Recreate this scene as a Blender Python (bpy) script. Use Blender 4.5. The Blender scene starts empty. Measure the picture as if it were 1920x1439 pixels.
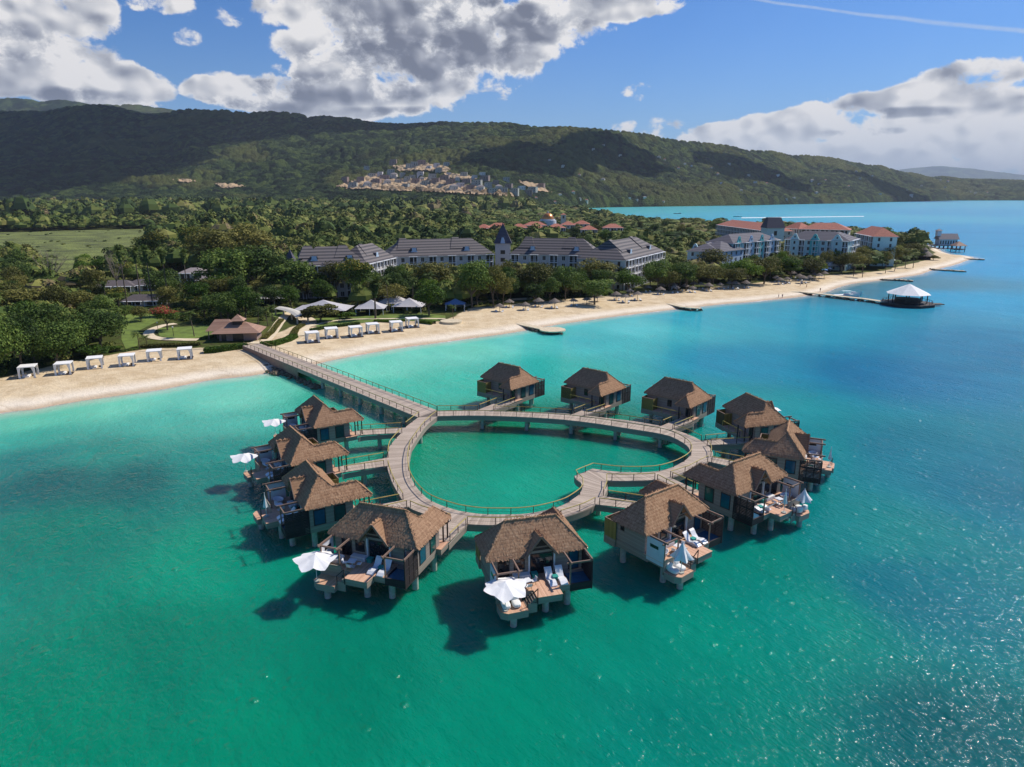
import bpy, math, random
import numpy as np
from mathutils import Vector, Matrix, noise

random.seed(7); rng = np.random.default_rng(7)
S = bpy.context.scene
COL = S.collection
R = math.radians

# ------------------------------------------------------------------ camera
FPX, TH, CH = 1300.0, R(15.3), 43.0          # focal length in pixels of a 1920 wide frame, pitch, height
cam = bpy.data.cameras.new('camera'); camo = bpy.data.objects.new('camera', cam); COL.objects.link(camo)
cam.sensor_width = 36; cam.lens = 36 * FPX / 1920; cam.clip_start = 0.5; cam.clip_end = 90000
camo.location = (0, 0, CH); camo.rotation_euler = (R(90) - TH, 0, 0)
S.camera = camo
S.render.resolution_x, S.render.resolution_y = 1024, 767
S.view_settings.view_transform = 'Standard'; S.view_settings.look = 'None'
S.view_settings.exposure = 0.08; S.view_settings.gamma = 1
S.cycles.max_bounces = 6; S.cycles.diffuse_bounces = 2; S.cycles.glossy_bounces = 2
S.cycles.transmission_bounces = 3; S.cycles.volume_bounces = 0; S.cycles.transparent_max_bounces = 6
S.cycles.sample_clamp_indirect = 4; S.cycles.caustics_reflective = False; S.cycles.caustics_refractive = False

# ------------------------------------------------------------------ sun
SUN_AZ, SUN_EL = R(60), R(47)                # azimuth from +Y towards +X
sd = Vector((math.sin(SUN_AZ) * math.cos(SUN_EL), math.cos(SUN_AZ) * math.cos(SUN_EL), math.sin(SUN_EL)))
sun = bpy.data.lights.new('sun', 'SUN'); sun.energy = 4.8; sun.angle = R(0.53); sun.color = (1.0, 0.93, 0.83)
suno = bpy.data.objects.new('sun', sun); COL.objects.link(suno)
suno.rotation_euler = sd.to_track_quat('Z', 'Y').to_euler()

# ground survey: where the line of sight through a photo point meets the level z
def gp(px, py, z=0.0):
    a = (px - 960) / FPX; b = (719.5 - py) / FPX
    c, s = math.cos(TH), math.sin(TH)
    t = (z - CH) / (-s + b * c)
    return (a * t, (c + b * s) * t)

def azel(px, py):
    a = (px - 960) / FPX; b = (719.5 - py) / FPX
    c, s = math.cos(TH), math.sin(TH)
    v = Vector((a, c + b * s, -s + b * c)).normalized()
    return math.atan2(v.x, v.y), math.asin(v.z)

def srgb(r, g, b):
    f = lambda u: (u / 255 / 12.92) if u / 255 <= 0.04045 else ((u / 255 + 0.055) / 1.055) ** 2.4
    return (f(r), f(g), f(b), 1.0)

# ------------------------------------------------------------------ node helper
class NT:
    def __init__(s, nt): s.nt = nt
    def n(s, t, **kw):
        x = s.nt.nodes.new(t)
        for k, v in kw.items(): setattr(x, k, v)
        return x
    def put(s, sock, v):
        if v is None: return
        if isinstance(v, bpy.types.NodeSocket): s.nt.links.new(v, sock)
        else: sock.default_value = v
    def m(s, op, a, b=None, c=None, clamp=False):
        x = s.n('ShaderNodeMath', operation=op, use_clamp=clamp)
        s.put(x.inputs[0], a); s.put(x.inputs[1], b)
        if c is not None: s.put(x.inputs[2], c)
        return x.outputs[0]
    def vm(s, op, a, b=None, out=0):
        x = s.n('ShaderNodeVectorMath', operation=op); s.put(x.inputs[0], a)
        if op == 'SCALE': s.put(x.inputs[3], b)
        else: s.put(x.inputs[1], b)
        return x.outputs[out]
    def comb(s, x, y, z=0.0):
        c = s.n('ShaderNodeCombineXYZ')
        for i, v in enumerate((x, y, z)): s.put(c.inputs[i], v)
        return c.outputs[0]
    def sep(s, v):
        c = s.n('ShaderNodeSeparateXYZ'); s.put(c.inputs[0], v); return c.outputs
    def mr(s, v, a, b, c=0.0, d=1.0, smooth=True):
        x = s.n('ShaderNodeMapRange', interpolation_type='SMOOTHSTEP' if smooth else 'LINEAR')
        for i, q in enumerate((v, a, b, c, d)): s.put(x.inputs[i], q)
        return x.outputs[0]
    def noise(s, vec, scale, detail=4, rough=0.5, dist=0.0, dims='3D'):
        x = s.n('ShaderNodeTexNoise', noise_dimensions=dims); s.put(x.inputs['Vector'], vec)
        x.inputs['Scale'].default_value = scale; x.inputs['Detail'].default_value = detail
        x.inputs['Roughness'].default_value = rough; x.inputs['Distortion'].default_value = dist
        return x.outputs[0]
    def voro(s, vec, scale, feature='F1', dims='3D', out='Distance'):
        x = s.n('ShaderNodeTexVoronoi', feature=feature, voronoi_dimensions=dims); s.put(x.inputs['Vector'], vec)
        x.inputs['Scale'].default_value = scale
        return x.outputs[out]
    def mix(s, f, a, b, mode='MIX'):
        x = s.n('ShaderNodeMix', data_type='RGBA', blend_type=mode); s.put(x.inputs[0], f)
        s.put(x.inputs[6], a); s.put(x.inputs[7], b); return x.outputs[2]
    def ramp(s, f, pts):
        x = s.n('ShaderNodeValToRGB'); s.put(x.inputs[0], f); e = x.color_ramp.elements
        while len(e) < len(pts): e.new(0.5)
        for el, (p, c) in zip(e, pts): el.position = p; el.color = c
        return x.outputs[0]
    def bump(s, h, dist, strength=1.0, nrm=None):
        x = s.n('ShaderNodeBump'); s.put(x.inputs['Height'], h)
        x.inputs['Distance'].default_value = dist; x.inputs['Strength'].default_value = strength
        if nrm is not None: s.put(x.inputs['Normal'], nrm)
        return x.outputs[0]

def mat(name):
    m = bpy.data.materials.new(name); m.use_nodes = True
    nt = NT(m.node_tree); b = m.node_tree.nodes['Principled BSDF']
    return m, nt, b

# ------------------------------------------------------------------ world: blue sky with broken cloud
W = bpy.data.worlds.new('World'); S.world = W; W.use_nodes = True
w = NT(W.node_tree); wb = W.node_tree.nodes['Background']
sky = w.n('ShaderNodeTexSky', sky_type='NISHITA'); sky.sun_disc = False
sky.sun_elevation = SUN_EL; sky.sun_rotation = SUN_AZ
sky.altitude = 0; sky.air_density = 1.0; sky.dust_density = 0.35; sky.ozone_density = 2.6
WS = 0.1
d = w.vm('NORMALIZE', w.n('ShaderNodeTexCoord').outputs['Generated'])
dx, dy, dz = w.sep(d)
az = w.m('ARCTAN2', dx, dy); el = w.m('ARCSINE', dz)
P = w.comb(az, w.m('MULTIPLY', el, 1.35))
def ell(px, py, rx, ry, rot=0, wt=1.0, soft=0.55):
    a, e = azel(px, py); k = 1 / 1348.0
    v = w.vm('SUBTRACT', P, (a, e * 1.35, 0))
    if rot:
        r = w.n('ShaderNodeVectorRotate', rotation_type='Z_AXIS'); w.put(r.inputs[0], v); r.inputs['Angle'].default_value = R(-rot)
        v = r.outputs[0]
    v = w.vm('MULTIPLY', v, (1 / (rx * k), 1 / (ry * k * 1.35), 0))
    return w.mr(w.vm('LENGTH', v, out=1), 1.40, soft, 0.0, wt*1.1)
def union(L):
    o = None
    for q in L:
        x = ell(*q); o = x if o is None else w.m('MAXIMUM', o, x)
    return o
CL = union([(50, 75, 120, 80), (140, 130, 85, 70), (215, 150, 95, 38, -8), (170, 180, 90, 24), (20, 130, 70, 40), (170,25,45,50),
            (300, 4, 75, 18, 0, .55), (284, 188, 26, 15, 0, .5), (430, 30, 90, 22, 0, .5), (350, 72, 28, 20, 0, .55),
            (410, 172, 66, 24), (500, 180, 120, 36), (640, 190, 190, 36), (565, 90, 60, 34),
            (640, 115, 110, 70), (780, 120, 170, 80), (900, 90, 150, 75), (1010, 45, 120, 45), (1150, 10, 160, 26), (600, 25, 120, 32),
            (760, 20, 200, 45), (1012, 137, 18, 16, 0, .5), (1197, 169, 44, 17, 0, .56), (1212, 246, 70, 24, 0, .6),
            (1820, 150, 85, 32, 8), (1750, 185, 115, 35, 8), (1640, 205, 90, 30, 5), (1520, 225, 110, 26, 8), (1400, 245, 120, 26, 6),
            (1700, 240, 260, 48, 3), (1850, 230, 150, 60), (1600, 275, 330, 42), (1850, 305, 260, 40), (1880, 176, 44, 18, 0, .5), (1890, 128, 34, 14, 20, .5), (1560, 189, 20, 11, 0, .45)])
DK = union([(860, 40, 230, 42), (790, 110, 150, 45), (640, 125, 95, 48), (690, 165, 110, 26), (900, 110, 110, 32), (760, 215, 130, 12),
            (30, 85, 70, 30), (470, 205, 90, 20), (170, 185, 70, 14), (1690, 212, 80, 8), (1620, 248, 60, 6), (540,160,60,25)])
Pw = w.vm('ADD', P, w.vm('SCALE', w.vm('SUBTRACT', w.n('ShaderNodeTexNoise').outputs['Color'], (0.5, 0.5, 0.5)), 0.0))
wn = w.n('ShaderNodeTexNoise'); w.put(wn.inputs['Vector'], P); wn.inputs['Scale'].default_value = 16; wn.inputs['Detail'].default_value = 4
Pw = w.vm('ADD', P, w.vm('SCALE', w.vm('SUBTRACT', wn.outputs['Color'], (0.5, 0.5, 0.5)), 0.03))
def fbm(v): return w.m('ADD', w.m('MULTIPLY', w.noise(v, 11.0, 5, 0.55), 0.60), w.m('MULTIPLY', w.noise(v, 42.0, 7, 0.66), 0.40))
n0 = fbm(Pw); s0 = w.noise(Pw, 9.0, 3, 0.5); s1 = w.noise(w.vm('ADD', Pw, (0.014, 0.020, 0)), 9.0, 3, 0.5)
puff = w.m('SUBTRACT', 1.0, w.voro(Pw, 34.0, 'SMOOTH_F1')); puff1 = w.m('SUBTRACT', 1.0, w.voro(w.vm('ADD', Pw, (0.006, 0.009, 0)), 34.0, 'SMOOTH_F1'))
body = w.m('ADD', w.m('MULTIPLY', w.m('SUBTRACT', n0, 0.5), 2.9), w.m('MULTIPLY', w.m('SUBTRACT', puff, 0.62), 0.9))
dens = w.m('ADD', CL, body)
cover = w.mr(dens, 0.50, 0.80)
cover = w.m('MULTIPLY', cover, w.mr(CL, 0.04, 0.22))
relief = w.m('ADD', w.m('MULTIPLY', w.m('SUBTRACT', s0, s1), 2.8), w.m('MULTIPLY', w.m('SUBTRACT', puff, puff1), 1.2))
lit = w.m('ADD', w.m('ADD', 0.80, relief), w.mr(dens, 1.0, 0.6, 0.0, 0.22))
lit = w.m('SUBTRACT', lit, w.m('MULTIPLY', w.m('MULTIPLY', DK, w.mr(dens, 0.7, 1.25)), 0.62), clamp=True)
ccol = w.ramp(lit, [(0.0, srgb(116, 122, 140)), (0.3, srgb(150, 155, 170)), (0.6, srgb(196, 199, 207)), (0.92, srgb(244, 242, 242))])
ccol = w.mix(w.mr(el, 0.12, 0.0, 0.0, 0.85), ccol, srgb(212, 220, 232))
# contrail
a1, e1 = azel(1400, -3); a2, e2 = azel(1900, 57)
tl = w.m('DIVIDE', w.m('SUBTRACT', az, a1), a2 - a1)
ce = w.m('ADD', w.m('MULTIPLY', tl, e2 - e1), e1)
ce = w.m('ADD', ce, w.m('MULTIPLY', w.m('SUBTRACT', w.noise(P, 25.0, 3), 0.5), 0.003))
off = w.m('ABSOLUTE', w.m('SUBTRACT', el, ce))
wid = w.m('ADD', 0.0022, w.m('MULTIPLY', w.mr(tl, 0.3, 0.7), 0.0014))
trail = w.m('MULTIPLY', w.mr(off, wid, 0.0004), w.m('MULTIPLY', w.mr(tl, -0.1, 0.1), w.m('ADD', 0.18, w.m('MULTIPLY', w.noise(P, 120.0, 3), 0.42))))
# deepen and haze the clear blue
skyc = w.mix(1.0, sky.outputs[0], (0.38, 0.68, 1.10, 1), 'MULTIPLY')
skyc = w.mix(w.m('MULTIPLY', w.mr(el, 0.22, -0.03), 0.40), skyc, tuple(c * 8.4 for c in srgb(164, 198, 228)[:3]) + (1,))
full = w.mix(trail, skyc, tuple(c * 9 for c in srgb(215, 225, 238)[:3]) + (1,))
cc10 = w.mix(1.0, ccol, (9.4, 9.4, 9.4, 1), 'MULTIPLY')
cc10.node.clamp_result = False
full = w.mix(cover, full, cc10)
w.put(wb.inputs[0], full); wb.inputs[1].default_value = WS
W.cycles.sampling_method = 'MANUAL'; W.cycles.sample_map_resolution = 512

# ------------------------------------------------------------------ mesh helpers
class MB:
    def __init__(s, M=None): s.v = []; s.f = []; s.M = M
    def add(s, vs, fs):
        k = len(s.v); s.v += [tuple(p) for p in vs]; s.f += [tuple(i + k for i in f) for f in fs]; return s
    def box(s, x0, x1, y0, y1, z0, z1):
        return s.add([(x0,y0,z0),(x1,y0,z0),(x1,y1,z0),(x0,y1,z0),(x0,y0,z1),(x1,y0,z1),(x1,y1,z1),(x0,y1,z1)],
                     [(0,3,2,1),(4,5,6,7),(0,1,5,4),(1,2,6,5),(2,3,7,6),(3,0,4,7)])
    def beam(s, a, b, w, h=None):
        a, b = Vector(a), Vector(b); h = h or w; t = (b - a).normalized()
        up = Vector((0, 0, 1)) if abs(t.z) < 0.95 else Vector((0, 1, 0))
        x = t.cross(up).normalized() * w / 2; y = x.cross(t).normalized() * h / 2
        return s.add([a-x-y, a+x-y, a+x+y, a-x+y, b-x-y, b+x-y, b+x+y, b-x+y],
                     [(0,1,2,3),(7,6,5,4),(0,4,5,1),(1,5,6,2),(2,6,7,3),(3,7,4,0)])
    def cyl(s, x, y, z0, z1, r0, r1=None, n=12, cap=True):
        r1 = r0 if r1 is None else r1
        vs = [(x + r0*math.cos(6.2832*i/n), y + r0*math.sin(6.2832*i/n), z0) for i in range(n)] + \
             [(x + r1*math.cos(6.2832*i/n), y + r1*math.sin(6.2832*i/n), z1) for i in range(n)]
        fs = [(i, (i+1) % n, n+(i+1) % n, n+i) for i in range(n)]
        if cap: fs += [tuple(range(n, 2*n)), tuple(range(n-1, -1, -1))]
        return s.add(vs, fs)
    def tube(s, pts, r, n=6):
        pts = [Vector(p) for p in pts]; rs = r if isinstance(r, (list, tuple)) else [r]*len(pts); rings = []
        for i, p in enumerate(pts):
            t = (pts[min(i+1, len(pts)-1)] - pts[max(i-1, 0)]).normalized()
            up = Vector((0, 0, 1)) if abs(t.z) < 0.9 else Vector((0, 1, 0))
            x = t.cross(up).normalized(); y = x.cross(t)
            rings += [p + (x*math.cos(6.2832*k/n) + y*math.sin(6.2832*k/n)) * rs[i] for k in range(n)]
        fs = [(i*n+k, i*n+(k+1) % n, (i+1)*n+(k+1) % n, (i+1)*n+k) for i in range(len(pts)-1) for k in range(n)]
        fs += [tuple(range(n)), tuple(reversed(range((len(pts)-1)*n, len(pts)*n)))]
        return s.add(rings, fs)
    def prism(s, poly, z0, z1):
        n = len(poly)
        return s.add([(p[0], p[1], z0) for p in poly] + [(p[0], p[1], z1) for p in poly],
                     [tuple(range(n-1, -1, -1)), tuple(range(n, 2*n))] + [(i, (i+1) % n, n+(i+1) % n, n+i) for i in range(n)])
    def build(s, name, m, parent=None, fx=None, loc=None):
        vs = [fx(v) for v in s.v] if fx else s.v
        if loc: vs = [(v[0]-loc[0], v[1]-loc[1], v[2]-loc[2]) for v in vs]
        me = bpy.data.meshes.new(name); me.from_pydata(vs, [], s.f)
        if fx and getattr(fx, 'flip', False): me.flip_normals()
        me.materials.append(m); me.update()
        o = bpy.data.objects.new(name, me); COL.objects.link(o)
        if parent: o.parent = parent
        if loc: o.location = loc
        return o

def mesh_np(name, V, Q, m, attrs=None, smooth=False, parent=None, link=True):
    V = np.asarray(V, dtype=np.float32).reshape(-1, 3); Q = np.asarray(Q, dtype=np.int32); k = Q.shape[1]
    me = bpy.data.meshes.new(name); me.vertices.add(len(V)); me.vertices.foreach_set('co', V.ravel())
    me.loops.add(Q.size); me.loops.foreach_set('vertex_index', Q.ravel())
    me.polygons.add(len(Q)); me.polygons.foreach_set('loop_start', np.arange(0, Q.size, k, dtype=np.int32))
    me.polygons.foreach_set('loop_total', np.full(len(Q), k, dtype=np.int32))
    if smooth: me.polygons.foreach_set('use_smooth', np.ones(len(Q), dtype=bool))
    me.update(calc_edges=True); me.materials.append(m)
    for n_, arr in (attrs or {}).items():
        arr = np.asarray(arr, dtype=np.float32)
        if arr.ndim == 1:
            a = me.attributes.new(n_, 'FLOAT', 'POINT'); a.data.foreach_set('value', arr)
        else:
            a = me.attributes.new(n_, 'FLOAT_COLOR', 'POINT')
            c = np.ones((len(arr), 4), dtype=np.float32); c[:, :3] = arr; a.data.foreach_set('color', c.ravel())
    if not link: return me
    o = bpy.data.objects.new(name, me); COL.objects.link(o)
    if parent: o.parent = parent
    return o

def tag(o, label=None, cat=None, group=None, kind=None):
    if label: o['label'] = label
    if cat: o['category'] = cat
    if group: o['group'] = group
    if kind: o['kind'] = kind
    return o
def empty(name, loc=(0, 0, 0), rz=0.0):
    o = bpy.data.objects.new(name, None); COL.objects.link(o); o.location = loc; o.rotation_euler = (0, 0, rz); o.empty_display_size = 0.5
    return o
KIDS = {}
def kids(o):
    return [c for c in bpy.data.objects if c.parent == o]
def copy_thing(root, loc, rz, label=None, scale=None, group=None, tree=None):
    """tree: cached [(child, [grandchildren])] so the copy loop stays quick"""
    t = tree if tree is not None else KIDS.setdefault(root.name, [(c, kids(c)) for c in kids(root)])
    r = root.copy(); COL.objects.link(r); r.location = loc; r.rotation_euler = (0, 0, rz)
    if scale is not None: r.scale = scale if not isinstance(scale, (int, float)) else (scale,)*3
    if label: r['label'] = label
    if group: r['group'] = group
    for c, gs in t:
        cc = c.copy(); COL.objects.link(cc); cc.parent = r
        for g in gs:
            gg = g.copy(); COL.objects.link(gg); gg.parent = cc
    return r

# ------------------------------------------------------------------ materials
def m_plain(name, col, rough=0.6, var=0.12, scale=1.5, bump=0.0, bscale=8.0, metal=0.0, spec=0.5):
    m, t, b = mat(name); g = t.n('ShaderNodeNewGeometry').outputs['Position']
    f = t.noise(g, scale, 5, 0.6)
    c = t.mix(t.mr(f, 0.3, 0.7), tuple(x*(1-var) for x in col[:3]) + (1,), tuple(min(1, x*(1+var)) for x in col[:3]) + (1,))
    t.put(b.inputs['Base Color'], c); b.inputs['Roughness'].default_value = rough; b.inputs['Metallic'].default_value = metal
    b.inputs['Specular IOR Level'].default_value = spec
    if bump: t.put(b.inputs['Normal'], t.bump(t.noise(g, bscale, 3), bump))
    return m

def m_planks(name, c1, c2, width=0.15, axis=0, uv=False, rough=0.75):
    m, t, b = mat(name)
    v = t.n('ShaderNodeUVMap').outputs[0] if uv else t.n('ShaderNodeTexCoord').outputs['Object']
    x = t.sep(v)[axis]
    q = t.m('DIVIDE', x, width); idx = t.m('FLOOR', q); fr = t.m('FRACT', q)
    wn = t.n('ShaderNodeTexWhiteNoise', noise_dimensions='1D'); t.put(wn.inputs['W'], idx)
    g = t.n('ShaderNodeNewGeometry').outputs['Position']
    f = t.m('ADD', t.m('MULTIPLY', wn.outputs[0], 0.65), t.m('MULTIPLY', t.noise(g, 0.6, 4, 0.6), 0.5))
    c = t.mix(f, c1, c2)
    gap = t.m('MULTIPLY', t.mr(fr, 0.0, 0.07, 1.0, 0.0), 0.75)
    c = t.mix(gap, c, (0.02, 0.018, 0.015, 1))
    t.put(b.inputs['Base Color'], c); b.inputs['Roughness'].default_value = rough
    return m

def m_thatch():
    m, t, b = mat('thatch')
    g = t.n('ShaderNodeNewGeometry'); p = g.outputs['Position']; ri = g.outputs['Random Per Island']
    oz = t.sep(t.n('ShaderNodeTexCoord').outputs['Object'])[2]
    band = t.m('FRACT', t.m('ADD', t.m('MULTIPLY', oz, 3.6), t.m('MULTIPLY', t.noise(p, 1.2, 2), 0.5)))
    f = t.m('ADD', t.m('MULTIPLY', ri, 0.32), t.m('ADD', 0.15, t.m('MULTIPLY', t.noise(p, 1.4, 5, 0.7), 0.55)))
    f = t.m('ADD', f, t.m('MULTIPLY', t.m('SUBTRACT', band, 0.5), 0.22))
    c = t.ramp(f, [(0.12, srgb(100, 74, 57)), (0.45, srgb(156, 119, 90)), (0.75, srgb(188, 150, 116)), (1.0, srgb(212, 180, 146))])
    oi = t.n('ShaderNodeObjectInfo').outputs['Random']
    c = t.mix(t.m('MULTIPLY', oi, 0.30), c, srgb(132, 112, 98))
    t.put(b.inputs['Base Color'], c); b.inputs['Roughness'].default_value = 0.95; b.inputs['Specular IOR Level'].default_value = 0.1
    return m

def m_leaf(name, cols, hue=0.5, trans=0.25):
    """cols: dark, mid, light; varies by leaf clump, by tree and by position"""
    m, t, b = mat(name)
    g = t.n('ShaderNodeNewGeometry'); ri = g.outputs['Random Per Island']; oi = t.n('ShaderNodeObjectInfo').outputs['Random']
    f = t.m('ADD', t.m('MULTIPLY', ri, 0.5), t.m('MULTIPLY', t.noise(g.outputs['Position'], 0.32, 3, 0.6), 0.6))
    f = t.m('ADD', f, t.m('MULTIPLY', t.m('SUBTRACT', oi, 0.5), hue))
    c = t.ramp(f, [(0.15, cols[0]), (0.55, cols[1]), (1.0, cols[2])])
    t.put(b.inputs['Base Color'], c); b.inputs['Roughness'].default_value = 0.7; b.inputs['Specular IOR Level'].default_value = 0.25
    out = [n for n in t.nt.nodes if n.type == 'OUTPUT_MATERIAL'][0]
    tr = t.n('ShaderNodeBsdfTranslucent'); t.put(tr.inputs[0], c)
    mx = t.n('ShaderNodeMixShader'); mx.inputs[0].default_value = trans
    t.nt.links.new(b.outputs[0], mx.inputs[1]); t.nt.links.new(tr.outputs[0], mx.inputs[2]); t.nt.links.new(mx.outputs[0], out.inputs[0])
    return m

M = {}
M['thatch'] = m_thatch()
M['board'] = m_planks('grey_boardwalk', srgb(142, 126, 112), srgb(192, 175, 158), 0.28, 0, uv=True)
M['deck'] = m_planks('tan_deck', srgb(176, 130, 104), srgb(222, 180, 150), 0.16, 0)
M['siding'] = m_planks('grey_siding', srgb(134, 122, 114), srgb(158, 146, 136), 0.24, 2)
M['fascia'] = m_planks('grey_fascia', srgb(136, 124, 112), srgb(160, 148, 136), 0.2, 2)
M['brass'] = m_plain('olive_rail', srgb(176, 158, 82), 0.5)
M['dark'] = m_plain('dark_timber', srgb(46, 36, 36), 0.7)
M['beam'] = m_plain('weathered_beam', srgb(128, 104, 90), 0.7)
M['lattice'] = m_planks('dark_slats', srgb(26, 22, 26), srgb(52, 42, 44), 0.2, 2)
M['olive'] = m_planks('olive_boards', srgb(120, 108, 52), srgb(150, 138, 74), 0.3, 1)
M['white'] = m_plain('white_paint', (0.78, 0.78, 0.78, 1), 0.5, 0.04)
M['canvas'] = m_plain('white_canvas', (0.80, 0.79, 0.77, 1), 0.8, 0.05, 0.8)
M['plastic'] = m_plain('white_moulded_plastic', (0.78, 0.78, 0.8, 1), 0.35, 0.02)
M['whitewall'] = m_plain('pale_plaster', srgb(206, 208, 214), 0.7, 0.05)
M['concrete'] = m_plain('concrete', srgb(170, 170, 160), 0.8, 0.2, 2.0)
M['teal'] = m_plain('teal_cushion', srgb(40, 150, 140), 0.8)
M['pool'] = m_plain('pool_water', srgb(58, 100, 128), 0.05, 0.1, 3.0, 0.02, 4.0)
def m_glass(name, col):
    m, t, b = mat(name); g = t.n('ShaderNodeTexCoord').outputs['Object']
    s_ = t.n('ShaderNodeTexWave', wave_type='BANDS'); t.put(s_.inputs[0], g); s_.inputs['Scale'].default_value = 2.2; s_.inputs['Distortion'].default_value = 1.5
    c = t.mix(s_.outputs[1], tuple(x*0.55 for x in col[:3]) + (1,), col)
    t.put(b.inputs['Base Color'], c); b.inputs['Roughness'].default_value = 0.08
    return m
M['glass'] = m_glass('curtained_glass', srgb(34, 92, 120)); M['gdark'] = m_plain('dark_glass', srgb(30, 36, 42), 0.08, 0.3)
M['gteal'] = m_glass('teal_glass', srgb(40, 84, 84))
M['rock'] = m_plain('rock', srgb(112, 98, 80), 0.9, 0.5, 0.9, 0.15, 2.5)
M['tile'] = m_planks('terracotta_tiles', srgb(176, 104, 84), srgb(208, 140, 116), 0.45, 2)
M['stone'] = m_plain('pale_stone', srgb(206, 190, 160), 0.8, 0.15, 0.8)
HAZE_ON = True
# ------------------------------------------------------------------ numpy noise and geometry
def hsh(i, j, k=0):
    n = (i.astype(np.int64) * 374761393 + j.astype(np.int64) * 668265263 + k * 1442695041) & 0xffffffff
    n = ((n ^ (n >> 13)) * 1274126177) & 0xffffffff
    return ((n ^ (n >> 16)) & 0xffffff) / float(0xffffff)
def vnoise(x, y, k=0):
    i, j = np.floor(x), np.floor(y); u, v = x - i, y - j; u = u*u*(3-2*u); v = v*v*(3-2*v)
    return (hsh(i, j, k)*(1-u) + hsh(i+1, j, k)*u)*(1-v) + (hsh(i, j+1, k)*(1-u) + hsh(i+1, j+1, k)*u)*v
def fbm2(x, y, o=4, k=0):
    s, a, t = 0, 1, 0
    for q in range(o): s = s + a*vnoise(x*2**q, y*2**q, k+q); t += a; a *= 0.5
    return s/t
def domes(x, y, c, k=0):
    """height 0..1 of rounded crowns on a jittered grid of cell c, and a random number per crown"""
    gx, gy = np.floor(x/c), np.floor(y/c); best = np.full(x.shape, 9.0); rid = np.zeros(x.shape)
    for a in (-1, 0, 1):
        for b_ in (-1, 0, 1):
            i, j = gx+a, gy+b_; px, py = (i + hsh(i, j, k))*c, (j + hsh(i, j, k+1))*c
            s_ = 0.75 + 0.5*hsh(i, j, k+2); dd = ((x-px)**2 + (y-py)**2) / (c*s_)**2
            w_ = dd < best; best = np.where(w_, dd, best); rid = np.where(w_, hsh(i, j, k+3), rid)
    return np.clip(1 - best*1.3, 0, 1)**0.6, rid
def sdist(x, y, poly):
    """signed distance to a closed polygon, positive inside"""
    d2 = np.full(x.shape, 1e18); ins = np.zeros(x.shape, bool); n = len(poly)
    for i in range(n):
        ax, ay = poly[i]; bx, by = poly[(i+1) % n]; ex, ey = bx-ax, by-ay
        t = np.clip(((x-ax)*ex + (y-ay)*ey) / (ex*ex+ey*ey+1e-9), 0, 1)
        d2 = np.minimum(d2, (x-ax-t*ex)**2 + (y-ay-t*ey)**2)
        c = ((ay > y) != (by > y)) & (x < (bx-ax)*(y-ay)/((by-ay) + 1e-12) + ax); ins ^= c
    return np.where(ins, 1, -1)*np.sqrt(d2)
def smooth(pts, n=4):
    """Catmull-Rom through open 2-D points"""
    P_ = [pts[0]] + list(pts) + [pts[-1]]; out = []
    for i in range(1, len(P_)-2):
        p0, p1, p2, p3 = map(np.array, P_[i-1:i+3])
        for k in range(n):
            t = k/n; out.append(tuple(0.5*((2*p1) + (-p0+p2)*t + (2*p0-5*p1+4*p2-p3)*t*t + (-p0+3*p1-3*p2+p3)*t**3)))
    out.append(tuple(pts[-1])); return out

# coast line of the near land, surveyed at water level
SHORE = [(-260,845),(-120,806),(0,775),(60,768),(120,757),(200,745),(300,731),(350,721),(400,712),(440,708),(480,703),(515,697),(570,688),(600,681),(640,672),(700,661),(760,651),
 (820,643),(880,635),(940,627),(990,619),(1050,608),(1100,601),(1150,594),(1200,588),(1250,582),(1300,577),(1350,571),(1400,567),(1450,562),(1490,558),(1530,552),
 (1552,547),(1570,540),(1600,532),(1650,526),(1700,519),(1725,515),(1745,508),(1790,497),(1815,488),(1826,485),(1815,481),(1790,479),(1768,473),(1758,467),(1748,463),(1732,459),
 (1700,450),(1650,436),(1560,425),(1460,422),(1350,419),(1250,415.5),(1180,411),(1130,405.5),(1085,398),(1050,390.5)]
coast = smooth([gp(x, y) for x, y in SHORE], 3)
FARSH = [(1075,387.8),(1110,387.0),(1140,386.0),(1200,385.6),(1260,386.0),(1330,385.2),(1400,384.6),(1450,383.6),(1500,382.2),(1560,380.6),(1600,379.4),(1640,378.4),(1690,377.6),(1730,376.9),(1790,375.6),(1850,374.9),(1930,374.3),(2050,374),(2400,373.6)]
far = [gp(x, y) for x, y in FARSH]
LAND = coast + far + [(9000, 16000), (-16000, 16000), (-16000, 60), (coast[0][0]-80, coast[0][1]-60)]
VEG = [(-260,760),(-100,727),(0,712),(60,697),(100,689),(170,674),(230,664),(270,658),(330,655),(380,655),(470,645),(500,635),(560,612),(640,602),(720,597),(800,592),(840,603),(862,590),(880,580),(950,573),(1000,569),(1060,563),(1100,561),(1150,555),(1200,549),(1260,546),
 (1330,541),(1400,534),(1450,529),(1500,524),(1540,518),(1600,514),(1660,508),(1690,500),(1740,488),(1755,474),(1740,464),(1700,452),(1560,429),(1350,421),(1250,417.5),(1180,413),(1130,407),(1085,399.5),(1050,391)]
VEGP = [gp(x, y, 1.5) for x, y in VEG] + [gp(1020, 380), (-16000, 16000), (-16000, 60)]

def land_z(x, y):
    s = sdist(x, y, LAND)
    z = np.where(s > 0, 1.7*(1-np.exp(-s/9.0)) + 0.05*np.minimum(s, 3), s*0.12)
    z = z + np.where(s > 4, (fbm2(x/7, y/7, 3)-0.5)*0.25, 0)
    return z, s

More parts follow.
